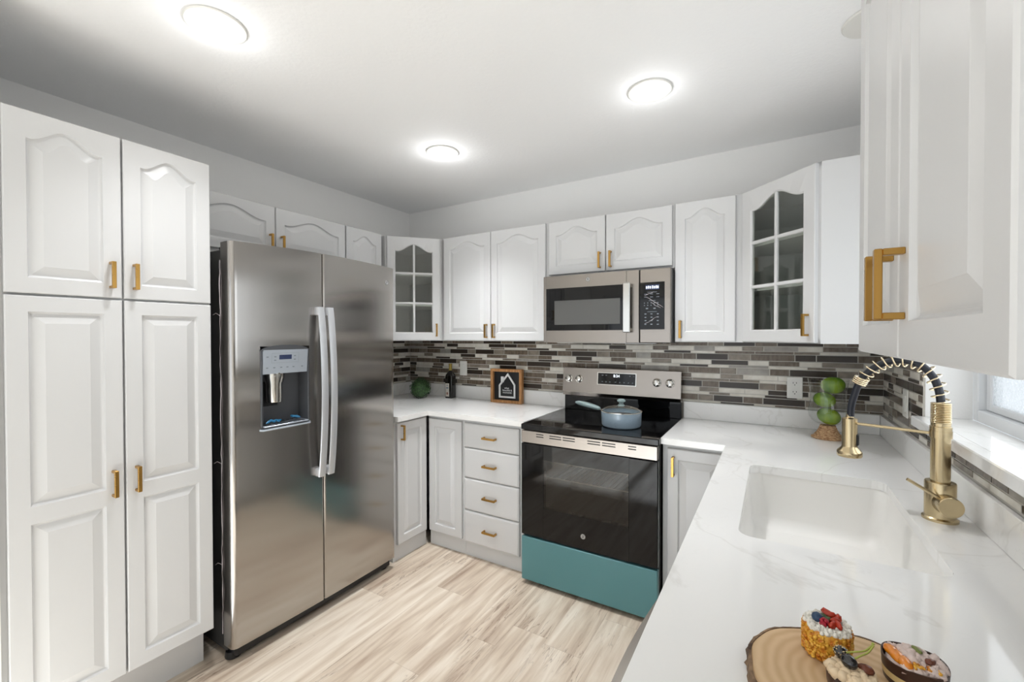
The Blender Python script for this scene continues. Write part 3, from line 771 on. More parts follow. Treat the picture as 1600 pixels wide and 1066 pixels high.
# ------------------------------------------------------------------ range
rg = thing('range', 'freestanding electric range with black glass top and teal film-covered drawer', 'stove', (-.853, 2.45, 0))
RX0, RX1 = -1.2325, -.4735
m = MB().use(BLACKM).box(RX0+.004, RX1-.004, 2.185, 2.245, .04, .878).box(RX0+.004, RX1-.004, 2.75, 2.782, .04, .90)
m.box(RX0+.004, RX0+.02, 2.245, 2.75, .04, .878).box(RX1-.02, RX1-.004, 2.245, 2.75, .04, .878).box(RX0+.02, RX1-.02, 2.245, 2.75, .04, .30)
# keep the front open where the window looks in
m = MB().use(BLACKM)
wx0, wx1, wz0, wz1 = -1.090, -.618, .452, .722
m.box(RX0+.004, wx0-.03, 2.186, 2.782, .04, .878).box(wx1+.03, RX1-.004, 2.186, 2.782, .04, .878)
m.box(wx0-.03, wx1+.03, 2.186, 2.782, .04, wz0-.04).box(wx0-.03, wx1+.03, 2.186, 2.782, wz1+.04, .878)
m.use(OVENIN).box(wx0-.03, wx1+.03, 2.60, 2.782, wz0-.04, wz1+.04)
m.build('body', None, rg, world=True)
m = MB()
for z in (.60, .69):
    m.tube([(wx0-.02, 2.24, z), (wx1+.02, 2.24, z)], .003, 8)
    for i in range(19): x = wx0+i*(wx1-wx0)/18; m.tube([(x, 2.24, z), (x, 2.58, z)], .0016, 6)
m.build('oven_rack', RACK, rg, world=True)
m = MB().use(COOKTOP).box(RX0-.003, RX1+.003, 2.150, 2.765, .880, .912, .004)
m.use(BURNER)
def ring(m, x, y, r, z):
    N = 40; a = [(x+r*math.cos(2*PI*i/N), y+r*math.sin(2*PI*i/N), z) for i in range(N)]; b = [(x+(r-.002)*math.cos(2*PI*i/N), y+(r-.002)*math.sin(2*PI*i/N), z) for i in range(N)]
    m.add(a+b, [(i, (i+1) % N, N+(i+1) % N, N+i) for i in range(N)])
for x, y, r in ((-1.04, 2.30, .115), (-.66, 2.30, .09), (-1.04, 2.56, .075), (-.66, 2.56, .10), (-.85, 2.62, .05), (-1.04, 2.30, .075), (-.66, 2.56, .07)): ring(m, x, y, r, .9123)
m.build('cooktop', None, rg, world=True)
m = MB().use(STEEL).box(RX0-.001, RX1-.004, 2.152, 2.186, .806, .876, .003)
m.use(BLACKM)
for xc, wd in ((-1.115, .045), (-1.02, .07), (-.94, .07), (-.85, .0), (-.80, .07), (-.72, .07), (-.60, .04)):
    if wd:
        for z in (.848, .861): m.box(xc-wd/2, xc+wd/2, 2.1512, 2.1525, z-.0025, z+.0025)
m.build('vent_trim', None, rg, world=True)
od = MB().use(GLASSBLK)
oy0, oy1 = 2.150, 2.183
od.box(RX0, wx0, oy0, oy1, .283, .803, .003).box(wx1, RX1-.002, oy0, oy1, .283, .803, .003)
od.box(wx0-.004, wx1+.004, oy0, oy1, .283, wz0, .0).box(wx0-.004, wx1+.004, oy0, oy1, wz1, .803, .0)
od = od.build('oven_door', None, rg, world=True)
MB().box(wx0-.001, wx1+.001, oy0+.0005, oy0+.006, wz0-.001, wz1+.001).build('window_glass', OVENG, od, world=True)
badge(od, Matrix.Translation((-.858, oy0-.0002, .352)) @ MYm, .014, BADGE, BADGED)
m = MB().box(RX0, RX1-.002, 2.150, 2.183, .024, .272, .004); m.build('storage_drawer', TEAL, rg, world=True)
for x in (RX0+.05, RX1-.05):
    for y in (2.22, 2.72): MB().lathe([(.016, 0), (.016, .04)], (x, y, 0), 14).build('leveling_foot', BLACKM, rg, world=True)
# backguard
bg = MB()
def side(m, prof, x0, x1): m.rings([[(x, y, z) for y, z in prof] for x in (x0, x1)])
bg.use(STEEL); side(bg, [(2.738, 1.196), (2.722, 1.035), (2.735, 1.012), (2.79, 1.012), (2.79, 1.198), (2.745, 1.200)], RX0-.002, RX1+.002)
bg.use(GLASSBLK); bg.box(RX0+.002, RX1-.002, 2.752, 2.79, .9125, 1.0119, .002)
bg = bg.build('control_panel', None, rg, world=True)
def by(z): return 2.722+(z-1.035)*.016/.161
m = MB().use(GLASSBLK); dx0, dx1, dz0, dz1 = -.985, -.740, 1.098, 1.170
f_ = lambda x, z, o: (x, by(z)-o, z)
m.add([f_(dx0, dz0, .003), f_(dx1, dz0, .003), f_(dx1, dz1, .003), f_(dx0, dz1, .003), f_(dx0, dz0, -.002), f_(dx1, dz0, -.002), f_(dx1, dz1, -.002), f_(dx0, dz1, -.002)],
      [(0, 1, 2, 3), (0, 4, 5, 1), (1, 5, 6, 2), (2, 6, 7, 3), (3, 7, 4, 0)])
m.use(STEELP)
for a, b_, c_, d_ in ((dx0-.005, dx0, dz0-.004, dz1+.004), (dx1, dx1+.005, dz0-.004, dz1+.004), (dx0, dx1, dz1, dz1+.004), (dx0, dx1, dz0-.004, dz0)):
    m.add([f_(a, c_, .004), f_(b_, c_, .004), f_(b_, d_, .004), f_(a, d_, .004), f_(a, c_, -.001), f_(b_, c_, -.001), f_(b_, d_, -.001), f_(a, d_, -.001)], [(0, 1, 2, 3), (0, 4, 5, 1), (1, 5, 6, 2), (2, 6, 7, 3), (3, 7, 4, 0)])
m.use(MARK)
for i, x in enumerate((-.955, -.93, -.905, -.868, -.84, -.812, -.785, -.758)):
    z = 1.114; m.add([f_(x-.004, z-.003, .0036), f_(x+.004, z-.003, .0036), f_(x+.004, z+.003, .0036), f_(x-.004, z+.003, .0036)], [(0, 1, 2, 3)])
for x in (-.955, -.93, -.775, -.752):
    z = 1.156; m.add([f_(x-.005, z-.002, .0036), f_(x+.005, z-.002, .0036), f_(x+.005, z+.002, .0036), f_(x-.005, z+.002, .0036)], [(0, 1, 2, 3)])
m.build('display', None, rg, world=True)
def wtext(name, body, size, mt, parent, M, depth=.0003):
    o = text(name, body, size, mt, parent, Matrix.Identity(4), depth); o.data.transform(WM[parent.name].inverted() @ M); return o
wtext('clock_digits', '8:24', .024, DIGIT, rg, Matrix.Translation((-.862, by(1.153)-.0038, 1.153)) @ FRONT)
for x in (-1.190, -1.118, -.610, -.534):
    m = MB().use(STEELP).lathe([(.026, 0), (.026, .004), (.021, .006), (.019, .024), (.016, .026)], (x, by(1.125)-.001, 1.125), 28, (0, -1, .1))
    m.box(x-.0035, x+.0035, by(1.125)-.031, by(1.125)-.015, 1.108, 1.143, .001)
    m.build('knob', None, rg, world=True)

# ------------------------------------------------------------------ microwave
mw = thing('microwave', 'stainless over-the-range microwave with black window and keypad', 'microwave', (-.842, 2.6, 1.37))
m = MB().use(BLACKM).box(-1.222, -.468, 2.432, 2.806, 1.372, 1.776, .004)
m.use(STEELP).box(-1.15, -.55, 2.45, 2.74, 1.3665, 1.3719, .002)
m.build('body', None, mw, world=True)
MY = 2.410
gx0, gx1, gz0, gz1 = -1.204, -.706, 1.444, 1.700
m = MB().use(STEEL)
m.box(-1.222, gx0, MY, 2.431, 1.372, 1.775, .002).box(gx1, -.636, MY, 2.431, 1.372, 1.775, .002)
m.box(gx0, gx1, MY, 2.431, 1.372, gz0, .0).box(gx0, gx1, MY, 2.431, gz1, 1.775, .0)
md = m.build('door', None, mw, world=True)
m = MB().use(GLASSBLK)
ix0, ix1, iz0, iz1 = gx0+.055, gx1-.035, gz0+.035, gz1-.075
m.box(gx0, ix0, MY+.001, MY+.012, gz0, gz1).box(ix1, gx1, MY+.001, MY+.012, gz0, gz1).box(ix0, ix1, MY+.001, MY+.012, gz0, iz0).box(ix0, ix1, MY+.001, MY+.012, iz1, gz1)
m.use(mat('microwave_mesh_screen', srgb(92, 92, 90), .35)).box(ix0, ix1, MY+.003, MY+.010, iz0, iz1)
m.build('window_glass', None, md, world=True)
m = MB().box(-.716, -.676, MY-.040, MY-.030, 1.430, 1.704, .004)
for z in (1.44, 1.68): m.box(-.712, -.680, MY-.030, MY, z, z+.016, .002)
m.build('handle', STEELP, md, world=True)
badge(md, Matrix.Translation((-.932, MY-.0003, 1.742)) @ MYm, .012, BADGE, BADGED)
kx0, kx1, kz0, kz1 = -.655, -.515, 1.446, 1.702
m = MB().use(STEEL).box(-.632, -.468, MY, 2.431, 1.372, 1.775, .004)
m.use(GLASSBLK).box(-.634+.003, -.500, MY-.0015, MY, kz0, kz1)
m.use(LCD).box(-.600, -.528, MY-.002, MY-.0012, 1.662, 1.688); m.use(MARK)
def mk(x, z, a, b_): m.box(x-a/2, x+a/2, MY-.0022, MY-.0014, z-b_/2, z+b_/2)
mk(-.565, 1.648, .05, .0022); mk(-.565, 1.602, .035, .0022); mk(-.565, 1.542, .05, .0022)
for i, x in enumerate((-.600, -.568, -.535)):
    for z in (1.638, 1.622): mk(x, z, .015, .003)
    for z in (1.530, 1.512, 1.494, 1.474): mk(x, z, .010, .005)
for x in (-.606, -.588, -.570, -.552, -.535):
    for z in (1.590, 1.577): mk(x, z, .005, .005)
for x in (-.592, -.552): mk(x, 1.560, .012, .006)
m.build('keypad', None, mw, world=True)
m = MB().use(DIGIT)
for i, x in enumerate((-.594, -.584, -.574, -.562, -.552, -.542, -.534)):
    m.box(x-.003, x+.003, MY-.0026, MY-.0021, 1.668, 1.682 if i % 2 else 1.680)
m.build('clock_digits', None, mw, world=True)
rr = random.Random(4)
for k in range(6):
    x = rr.uniform(-.625, -.54); z = rr.uniform(1.46, 1.64)
    MB().tube([(x+i*.013, MY-.0032, z+(-.008*i if k % 2 else .006*i)+rr.uniform(-.003, .003)) for i in range(5)], [.0004, .0012, .0008, .001, .0003], 4).build('film_crease', FILM, mw, world=True)

# ------------------------------------------------------------------ outlets and switches
def outlet(P, label, kind):
    t = thing('wall_outlet' if kind == 'duplex' else 'wall_plate', label, 'wall outlet' if kind == 'duplex' else 'wall plate', P[0], P[1])
    MB().box(-.036, .036, -.006, 0, -.058, .058, .003).build('plate', OUTM, t)
    if kind == 'duplex':
        for s in (-1, 1):
            f = MB(); f.rings([rrect_xz(-.017, .017, s*.024-.015, s*.024+.015, .009, y) for y in (-.0058, -.008)]); f = f.build('receptacle', OUTM, t)
            h = MB(); zc = s*.024
            h.box(-.009, -.006, -.0084, -.0078, zc-.001, zc+.007).box(.006, .009, -.0084, -.0078, zc-.001, zc+.007)
            h.lathe([(.0028, 0), (.0028, .0006)], (0, -.0078, zc-.008), 12, (0, -1, 0)); h.build('slot', SLOT, f)
    else:
        MB().box(-.016, .016, -.009, -.0058, -.033, .033, .002).build('rocker', OUTM, t)
def rrect_xz(x0, x1, z0, z1, r, y): return [(a, y, b) for a, b, _ in rrect(x0, x1, z0, z1, r, 0)]
outlet(((-2.143, YB-.0085, 1.152), 0), 'white wall plate on the mosaic tile beside the dark bottle', 'rocker')
outlet(((.098, YB-.0085, 1.129), 0), 'white duplex outlet on the mosaic tile beside the glass jar of limes', 'duplex')
outlet(((XR-.0085, 2.360, 1.133), RW), 'white wall plate on the right wall tile behind the faucet hose', 'rocker')

# ------------------------------------------------------------------ ceiling lights
def downlight(x, y, label, beam=32, glow=.42):
    beam *= 1.4
    t = thing('recessed_light', label, 'ceiling light', (x, y, ZC), group='recessed ceiling lights')
    MB().lathe([(.092, -.0005), (.094, -.003), (.090, -.007), (.066, -.010), (.062, -.010), (.062, -.004), (.060, -.0005)], seg=48).build('trim_ring', OUTM, t)
    MB().lathe([(.0595, -.001), (.0595, -.005), (.057, -.008), (.03, -.009), (.0, -.009)], seg=40).build('diffuser', LAMP, t)
    l = bpy.data.lights.new('downlight_beam', 'SPOT'); l.energy = beam; l.spot_size = rad(100); l.spot_blend = 1.0; l.shadow_soft_size = .055; l.color = (.97, .985, 1.0)
    o = bpy.data.objects.new('downlight_beam', l); o.location = (x, y, ZC-.016); COL.objects.link(o)

    l = bpy.data.lights.new('downlight_glow', 'POINT'); l.energy = glow*1.05; l.shadow_soft_size = .03; l.color = (.97, .985, 1)
    o = bpy.data.objects.new('downlight_glow', l); o.location = (x, y, ZC-.065); COL.objects.link(o)
    return t
downlight(-1.645, .768, 'lit recessed ceiling light nearest the camera, above the pantry side', 27, .5)
downlight(-.468, 1.945, 'lit recessed ceiling light above the range, right of the other two', 31, .45)
downlight(-1.652, 1.968, 'lit recessed ceiling light farthest back, near the room corner', 54, .85)
t = thing('ceiling_fixture', 'unlit round ceiling disc half hidden by the near wall cabinet', 'ceiling light', (.290, 1.90, ZC))
MB().lathe([(.092, -.0005), (.094, -.003), (.090, -.008), (.066, -.010)], seg=48).build('trim_ring', OUTM, t)
MB().lathe([(.0655, -.001), (.0655, -.009), (.0, -.010)], seg=40).build('lens', GREYPL, t)

# ------------------------------------------------------------------ things on the left counter
rr = random.Random(3)
t = thing('boxwood_ball', 'round dark green boxwood ball on the left counter', 'plant', (-2.418, 2.600, CT))
m = MB().blob((0, 0, .083), .072, .1, 3, 3, 1)
m.use(BOXWOOD)
for i in range(900):
    d = Vector((rr.gauss(0, 1), rr.gauss(0, 1), rr.gauss(0, 1))).normalized(); p = Vector((0, 0, .084))+d*rr.uniform(.068, .088)
    if p.z < .004: p.z = .004
    s1 = Vector((rr.gauss(0, 1), rr.gauss(0, 1), rr.gauss(0, 1))).normalized(); e1 = d.cross(s1).normalized(); e2 = (d.cross(e1)*.6+d*rr.uniform(.0, .7))
    L_ = .0075; q = [p-e1*L_, p+e2*L_*.8, p+e1*L_, p-e2*L_*.3]
    q = [Vector((a.x, a.y, max(a.z, .001))) for a in q]
    m.add(q, [(0, 1, 2, 3)])
m.mats = [BOXWOOD]; m.mi = [0]*len(m.f); m.build('foliage', None, t)

t = thing('oil_bottle', 'dark square glass bottle with gold capsule and pale label', 'bottle', (-2.228, 2.742, CT), rad(5))
def rsq(h, r, z): return [(a, b, z) for a, b, _ in rrect(-h, h, -h, h, r, 0)]
def rcirc(r, z, n=28): return [(r*math.cos(PI/4*0+2*PI*i/n), r*math.sin(2*PI*i/n), z) for i in range(n)]
# rounded square rising into a round neck
m = MB(); R = [rsq(.030, .009, 0), rsq(.033, .010, .004), rsq(.033, .010, .172), rsq(.030, .016, .190), rsq(.021, .016, .205), rsq(.0135, .0125, .215), rsq(.0125, .0122, .228), rsq(.0125, .0122, .245)]
m.rings(R); bt = m.build('glass_body', BOTTLE, t)
MB().lathe([(.0135, .222), (.0135, .264), (.0145, .266), (.0145, .274), (.013, .276)], seg=24).build('capsule', CAPM, t)
m = MB(); m.T = Matrix.Translation((-.008, -.0045, 0)) @ Matrix.Diagonal((1, 1, 1.2, 1)); m.use(LABEL).box(-.017, .017, -.0291, -.0284, .012, .100); m.use(MARK)
m.box(-.008, .008, -.0294, -.0291, .084, .090).box(-.011, .011, -.0294, -.0291, .064, .076)
m.use(mat('label_seal', srgb(150, 112, 96), .6)).lathe([(.009, 0), (.009, .0005)], (0, -.0291, .033), 20, (0, -1, 0)); m.build('label', None, t)

# framed sign leaning against the upstand
SA = rad(3)
t = thing('framed_sign', 'square oak-framed black sign with white house outline and words', 'sign', (-1.702, 2.770, CT), SA)
SWd, SH = .262, .252
m = MB(); hw = SWd/2; b = .020; dp_ = .036
m.box(-hw, -hw+b, -dp_, 0, 0, SH, .001).box(hw-b, hw, -dp_, 0, 0, SH, .001).box(-hw+b, hw-b, -dp_, 0, 0, b, .001).box(-hw+b, hw-b, -dp_, 0, SH-b, SH, .001)
m.build('frame', FRAMEW, t)
MB().box(-hw+b, hw-b, -.012, -.004, b, SH-b).build('board', BLKBOARD, t)
m = MB()
def flat_stroke(m, pts, wdt, y0, y1, closed=True):
    n = len(pts); out = []; inn = []
    for i in range(n):
        p = Vector(pts[i]); a = Vector(pts[i-1]); c = Vector(pts[(i+1) % n]); d1_ = (p-a).normalized(); d2_ = (c-p).normalized()
        n1 = Vector((-d1_.y, d1_.x)); n2 = Vector((-d2_.y, d2_.x)); bs = (n1+n2).normalized(); k = wdt/2/max(.3, bs.dot(n1))
        out.append(p+bs*k); inn.append(p-bs*k)
    for i in range(n):
        j = (i+1) % n; q = [out[i], out[j], inn[j], inn[i]]
        vs = [(a.x, y0, a.y) for a in q]+[(a.x, y1, a.y) for a in q]
        m.add(vs, [(0, 1, 2, 3), (4, 7, 6, 5), (0, 4, 5, 1), (1, 5, 6, 2), (2, 6, 7, 3), (3, 7, 4, 0)])
house = [(-.062, .042), (.064, .042), (.064, .135), (.008, .212), (-.062, .128)]
flat_stroke(m, house, .012, -.020, -.012); m.box(-.050, -.028, -.020, -.012, .152, .194)
m.build('house_outline', WHITEP, t)
for s_, x_, z_, sz in (('what', -.004, .1085, .020), ('beautiful &', .0, .092, .0185), ('moments', .0, .0755, .020)):
    text('lettering', s_, sz, WHITEP, t, Matrix.Translation((x_, -.0125, z_)) @ FRONT, .0005)

# ------------------------------------------------------------------ saucepan on the range
t = thing('saucepan', 'blue-grey saucepan with glass lid and long handle on the cooktop', 'pot', (-.722, 2.372, .9125))
PS = Matrix.Diagonal((1.18, 1.18, 1.0, 1))
m = MB(); m.T = PS; m.lathe([(.078, 0), (.086, .004), (.090, .012), (.092, .075), (.0925, .082), (.0905, .082), (.089, .07), (.084, .006), (.0, .005)], seg=48, caps=False)
m.lathe([(.078, 0), (.0, 0.0)], seg=48, caps=False); m.build('pot_body', POT, t)
m = MB(); m.T = PS; m.lathe([(.0915, .081), (.0945, .0825), (.0945, .0865), (.092, .088), (.088, .0865), (.0885, .082)], seg=48, caps=False).rings([[(.0915*math.cos(2*PI*i/48), .0915*math.sin(2*PI*i/48), .081) for i in range(48)], [(.0885*math.cos(2*PI*i/48), .0885*math.sin(2*PI*i/48), .082) for i in range(48)]], False, False).build('rim', STEELP, t)
m = MB(); m.T = PS; ld = m.lathe([(.089, .0875), (.083, .094), (.062, .104), (.035, .111), (.010, .1135), (.0, .1135)], seg=40, caps=False).build('lid', CLEAR, t)
MB().lathe([(.020, .1135), (.016, .118), (.011, .126), (.013, .131), (.022, .136), (.023, .143), (.015, .149), (.0, .151)], seg=28).build('lid_knob', POTH, ld)
m = MB(); m.T = PS; m.lathe([(.0, .0575), (.088, .058)], seg=40, caps=False).build('pot_inside', mat('pot_lining', srgb(60, 50, 44), .5), t)
dirh = Vector((-.96, .22, 0)).normalized()
m = MB(); m.tube([dirh*.107+Vector((0, 0, .068)), dirh*.122+Vector((0, 0, .073)), dirh*.145+Vector((0, 0, .082))], [.006, .004, .005], 8)
m.build('handle_bracket', STEELP, t)
m = MB(); N = 12; R = []
sd = Vector((-dirh.y, dirh.x, 0))
for i in range(N+1):
    u = i/N; c = dirh*(.135+.170*u)+Vector((0, 0, .080+.030*u-.010*u*u)); wd = .012+.007*math.sin(PI*min(1, u*1.1))*1.0; hd = .010+.005*math.sin(PI*u)
    if u < .08: wd *= .6; hd *= .6
    if u > .95: wd *= .55; hd *= .55
    R.append([c+sd*wd*math.cos(2*PI*k/14)+Vector((0, 0, 1))*hd*math.sin(2*PI*k/14) for k in range(14)])
m.rings(R); m.build('handle', POTH, t, smooth=70)

# ------------------------------------------------------------------ glass jar with limes
JX, JY = .226, 2.592
t = thing('glass_vase', 'clear glass hurricane vase on a flared wicker foot holding limes', 'vase', (JX, JY, CT))
m = MB(); R = []
for r_, z_ in ((.064, 0), (.066, .004), (.056, .014), (.044, .030), (.036, .046), (.031, .060), (.030, .064)):
    R.append([((r_+.0012*math.sin(a*20))*math.cos(a), (r_+.0012*math.sin(a*20))*math.sin(a), z_) for a in [2*PI*i/80 for i in range(80)]])
m.rings(R)
for z_, r_ in ((.006, .0665), (.020, .0525), (.036, .0415), (.050, .035), (.061, .0315)): m.tube([(r_*math.cos(a), r_*math.sin(a), z_) for a in [2*PI*i/40 for i in range(40)]], .0018, 5, True)
m.build('wicker_foot', WICKER, t)
m = MB(); out = [(.018, .0645), (.045, .072), (.068, .088), (.079, .108), (.081, .128), (.077, .155), (.073, .185), (.073, .215), (.077, .250), (.083, .287)]
inn = [(r_-.0025, z_+.001) for r_, z_ in out[::-1]]
m.lathe(out, seg=48, caps=False); m.build('glass_bowl', CLEAR, t)
def lime(dx, dy, z, r, rz, label):
    t = thing('lime', label, 'lime', (JX+dx, JY+dy, CT+z), rz, group='limes in the glass vase')
    m = MB(); n = 24; prof = []
    for i in range(n+1):
        a = PI*i/n; rr_ = math.sin(a)**.9; zz_ = -math.cos(a)
        if i in (0, n): zz_ *= 1.0
        prof.append((max(rr_*r*1.22, .0001), zz_*r*.95))
    m.lathe(prof, seg=32, caps=False, axis=(.35, -.2, 1)); m.build('skin', LIME, t, smooth=80)
    MB().lathe([(.004, 0), (.003, .003), (.001, .003)], tuple(Vector((.35, -.2, 1)).normalized()*r*.9), 10, (.35, -.2, 1)).build('stem_end', WICKER, t)
lime(.003, -.006, .108, .040, .3, 'lowest lime at the bottom of the glass vase')
lime(-.014, .006, .184, .038, 1.4, 'middle lime leaning left in the glass vase')
lime(.018, -.004, .258, .041, 2.3, 'topmost lime at the rim of the glass vase')

# ------------------------------------------------------------------ faucet
FX, FY = .387, 1.600
t = thing('faucet', 'champagne gold spring pull-down faucet behind the sink', 'faucet', (FX, FY, CT))
MB().lathe([(.0375, 0), (.0375, .006), (.0345, .008), (.0325, .010), (.0325, .100), (.031, .103), (.021, .104)], seg=40).build('base', FAUCET, t)
m = MB().lathe([(.0205, .103), (.0205, .235), (.0225, .236), (.0225, .252), (.0205, .253), (.0205, .262)], seg=36)
m.build('post', FAUCET, t)
pr2 = [(.018, .262)]
for i in range(12): z = .262+i*.0045; pr2 += [(.0205, z+.0005), (.0215, z+.002), (.0205, z+.0035), (.0185, z+.0044)]
MB().lathe(pr2, seg=36).build('ribbed_collar', FAUCET, t)
Hd = Vector((.200-FX, 1.672-FY, 0)); HL = Hd.length; hd_ = Hd/HL
P2 = lambda s_, z_: hd_*s_+Vector((0, 0, z_-CT))
ctrl = [(0, 1.20), (.000, 1.225), (.004, 1.262), (.016, 1.298), (.040, 1.328), (.075, 1.341), (.110, 1.336), (.140, 1.318), (.165, 1.292), (.178, 1.268), (.188, 1.235), (.196, 1.20), (.1985, 1.165)]
def catmull(c, n=8):
    out = []
    for i in range(len(c)-1):
        p0 = c[max(i-1, 0)]; p1 = c[i]; p2_ = c[i+1]; p3 = c[min(i+2, len(c)-1)]
        for k in range(n):
            t_ = k/n; out.append(tuple(.5*((2*p1[q])+(-p0[q]+p2_[q])*t_+(2*p0[q]-5*p1[q]+4*p2_[q]-p3[q])*t_*t_+(-p0[q]+3*p1[q]-3*p2_[q]+p3[q])*t_**3) for q in range(len(p1))))
    out.append(tuple(c[-1])); return out
path = [P2(a, b_) for a, b_ in catmull(ctrl)]
MB().tube(path, .0095, 14).build('hose', RUBBER, t, smooth=60)
# spring coil round the hose
i0, i1 = 6, 68; sp = []; turns = 14; K = 330
side_v = hd_.cross(Vector((0, 0, 1)))
for k in range(K+1):
    u = i0+(i1-i0)*k/K; i = int(u); fu = u-i; p = path[i].lerp(path[min(i+1, len(path)-1)], fu)
    tg_ = (path[min(i+1, len(path)-1)]-path[max(i-1, 0)]).normalized(); nn = side_v.cross(tg_).normalized(); a = 2*PI*turns*k/K
    sp.append(p+nn*.0175*math.cos(a)+side_v*.0175*math.sin(a))
MB().tube(sp, .0019, 6).build('spring', FAUCETL, t, smooth=60)
ic = 69; pc = path[ic]; tc_ = (path[ic+2]-path[ic-2]).normalized()
m = MB()
for k in range(4): m.lathe([(.010, 0), (.0185, .0005), (.0195, .0025), (.0185, .0045), (.010, .005)], pc+tc_*(k*.0052-.008), 28, tc_)
m.build('spring_collar', FAUCETL, t)
hp = Hd
m = MB().lathe([(.008, 1.172-CT), (.010, 1.162-CT), (.0195, 1.158-CT), (.0195, 1.075-CT), (.021, 1.070-CT), (.030, 1.060-CT), (.032, 1.056-CT), (.032, 1.045-CT), (.030, 1.042-CT)], hp, 36)
hdo = m.build('spray_head', FAUCET, t)
sv = Vector((.35, -.9, 0)).normalized()
m = MB(); m.T = Matrix.Translation(hp+Vector((.88, -.30, 0)).normalized()*.0195+Vector((0, 0, 1.095-CT))) @ Matrix.Rotation(math.atan2(-.30, .88), 4, 'Z')
m.box(-.003, .0035, -.007, .007, -.018, .018, .003); m.build('spray_button', BLACKM, hdo)
m = MB().tube([Vector((0, 0, .231))+hd_*.018, hd_*(HL-.014)+Vector((0, 0, .231))], .0042, 12)
m.lathe([(.0235, .222), (.0235, .240), (.0206, .240), (.0206, .222), (.0235, .222)], seg=32, caps=False)
m.build('support_arm', FAUCET, t)
kv = Vector((.12, -1, 0)).normalized(); kp = Vector((0, 0, .052))
MB().lathe([(.024, .020), (.0265, .024), (.0265, .060), (.025, .062)], kp, 36, kv).build('lever_hub', FAUCET, t)
a = kp+kv*.045+Vector((-.012, 0, .014)); bdir = Vector((-.072, -.010, .046))
MB().tube([a, a+bdir*.5, a+bdir], [.0045, .0042, .004], 12).build('lever', FAUCET, t)

# ------------------------------------------------------------------ wood slice with pastries
t = thing('serving_board', 'round live-edge wood slice with bark rim carrying pastries', 'serving board', (.098, .742, CT))
def wob(a, r): return r*(1+.035*math.sin(2*a+.6)+.018*math.sin(5*a+1)+.008*math.sin(11*a))
N = 120
def ringw(r, z, j=0.0, sd=0): return [(wob(2*PI*i/N, r)*math.cos(2*PI*i/N)*(1+j*noise.noise(Vector((i*.9, sd, z*90)))), wob(2*PI*i/N, r)*math.sin(2*PI*i/N)*(1+j*noise.noise(Vector((i*.9, sd, z*90)))), z) for i in range(N)]
MB().rings([ringw(.121, 0), ringw(.124, .002), ringw(.124, .021), ringw(.122, .0225)]).build('wood_disc', BURLW, t)
m = MB(); m.rings([ringw(.1242, .0005), ringw(.1292, .001, .03, 1), ringw(.1315, .007, .035, 2), ringw(.1305, .014, .035, 3), ringw(.128, .0215, .02, 4), ringw(.1242, .0222)], closed=True); m.build('bark', BARK, t)
BT = CT+.0226

ORANGE = mat('orange_crumb', srgb(222, 150, 40), .4); noisecol(ORANGE, srgb(196, 112, 22), srgb(240, 190, 70), 120)
CREAM = mat('whipped_cream', srgb(240, 230, 214), .6, **{'Subsurface Weight': .1}); COCO = mat('coconut_white', srgb(242, 238, 228), .7, bump=.8, bscale=300)
REDF = mat('red_dried_fruit', srgb(176, 52, 30), .25); RASP = mat('raspberry', srgb(170, 24, 48), .35, bump=.6, bscale=400); BLUEB = mat('blueberry', srgb(42, 66, 96), .45)
KIWI = mat('green_leaf_garnish', srgb(70, 84, 48), .5); OLIVE = mat('black_grape', srgb(18, 14, 18), .08, coat=.6); SESAME = mat('sesame', srgb(222, 196, 146), .5)
STEMG = mat('green_sprout_stem', srgb(178, 184, 84), .4); CHOC = mat('dark_chocolate', srgb(64, 40, 30), .4); CREAMB = mat('cream_band', srgb(224, 198, 140), .45)
MILKC = mat('cream_puff', srgb(232, 208, 174), .6, bump=.5, bscale=120)
ORSL = mat('glazed_orange_slice', srgb(232, 138, 28), .15, coat=.5); PINKC = mat('sugar_dusted_cream', srgb(226, 206, 198), .6, bump=.8, bscale=200); PECAN = mat('pecan', srgb(110, 56, 34), .35); PUMP = mat('pumpkin_seed', srgb(120, 128, 60), .4)
rr = random.Random(11)
# 1: nut-coated round cake with berries
cx, cy = .070, .795
t = thing('berry_cake', 'small round cake with golden crumb sides topped by coconut and berries', 'cake', (cx, cy, BT))
m = MB().lathe([(.026, 0), (.0285, .004), (.0285, .040), (.027, .043)], seg=36)
for i in range(420):
    a = rr.uniform(0, 2*PI); z = rr.uniform(.003, .040); m.blob((.0295*math.cos(a), .0295*math.sin(a), z), rr.uniform(.0018, .0034), .5, 2, 1, i)
m.build('crumb_coating', ORANGE, t, smooth=60)
m = MB()
for i in range(260):
    a = rr.uniform(0, 2*PI); q = math.sqrt(rr.uniform(.25, 1)); m.blob((.028*q*math.cos(a), .028*q*math.sin(a), .043+rr.uniform(-.001, .005)*(1.2-q*.3)), rr.uniform(.0022, .0042), .5, 2, 1, i)
m.lathe([(.0275, .040), (.026, .046), (.0, .047)], seg=28); m.build('coconut_topping', COCO, t, smooth=60)
MB().blob((-.012, -.004, .053), (.0075, .0075, .007), .08, 2, 3, 1).build('blueberry', BLUEB, t, smooth=80)
m = MB()
for i in range(40):
    d = Vector((rr.gauss(0, 1), rr.gauss(0, 1), rr.gauss(0, 1))).normalized(); m.blob(Vector((-.004, -.013, .052))+Vector((d.x*.005, d.y*.005, d.z*.0055)), .0022, 0, 1, 1)
m.build('raspberry', RASP, t, smooth=80)
m = MB()
for i, (x, y, z) in enumerate(((.004, .006, .056), (.010, -.003, .054), (.006, -.012, .052), (.014, .005, .055), (.012, -.010, .053), (.001, .012, .055))): m.blob((x, y, z), (.0085, .0042, .0055), .35, 2, 2, i, rot=.5*i)
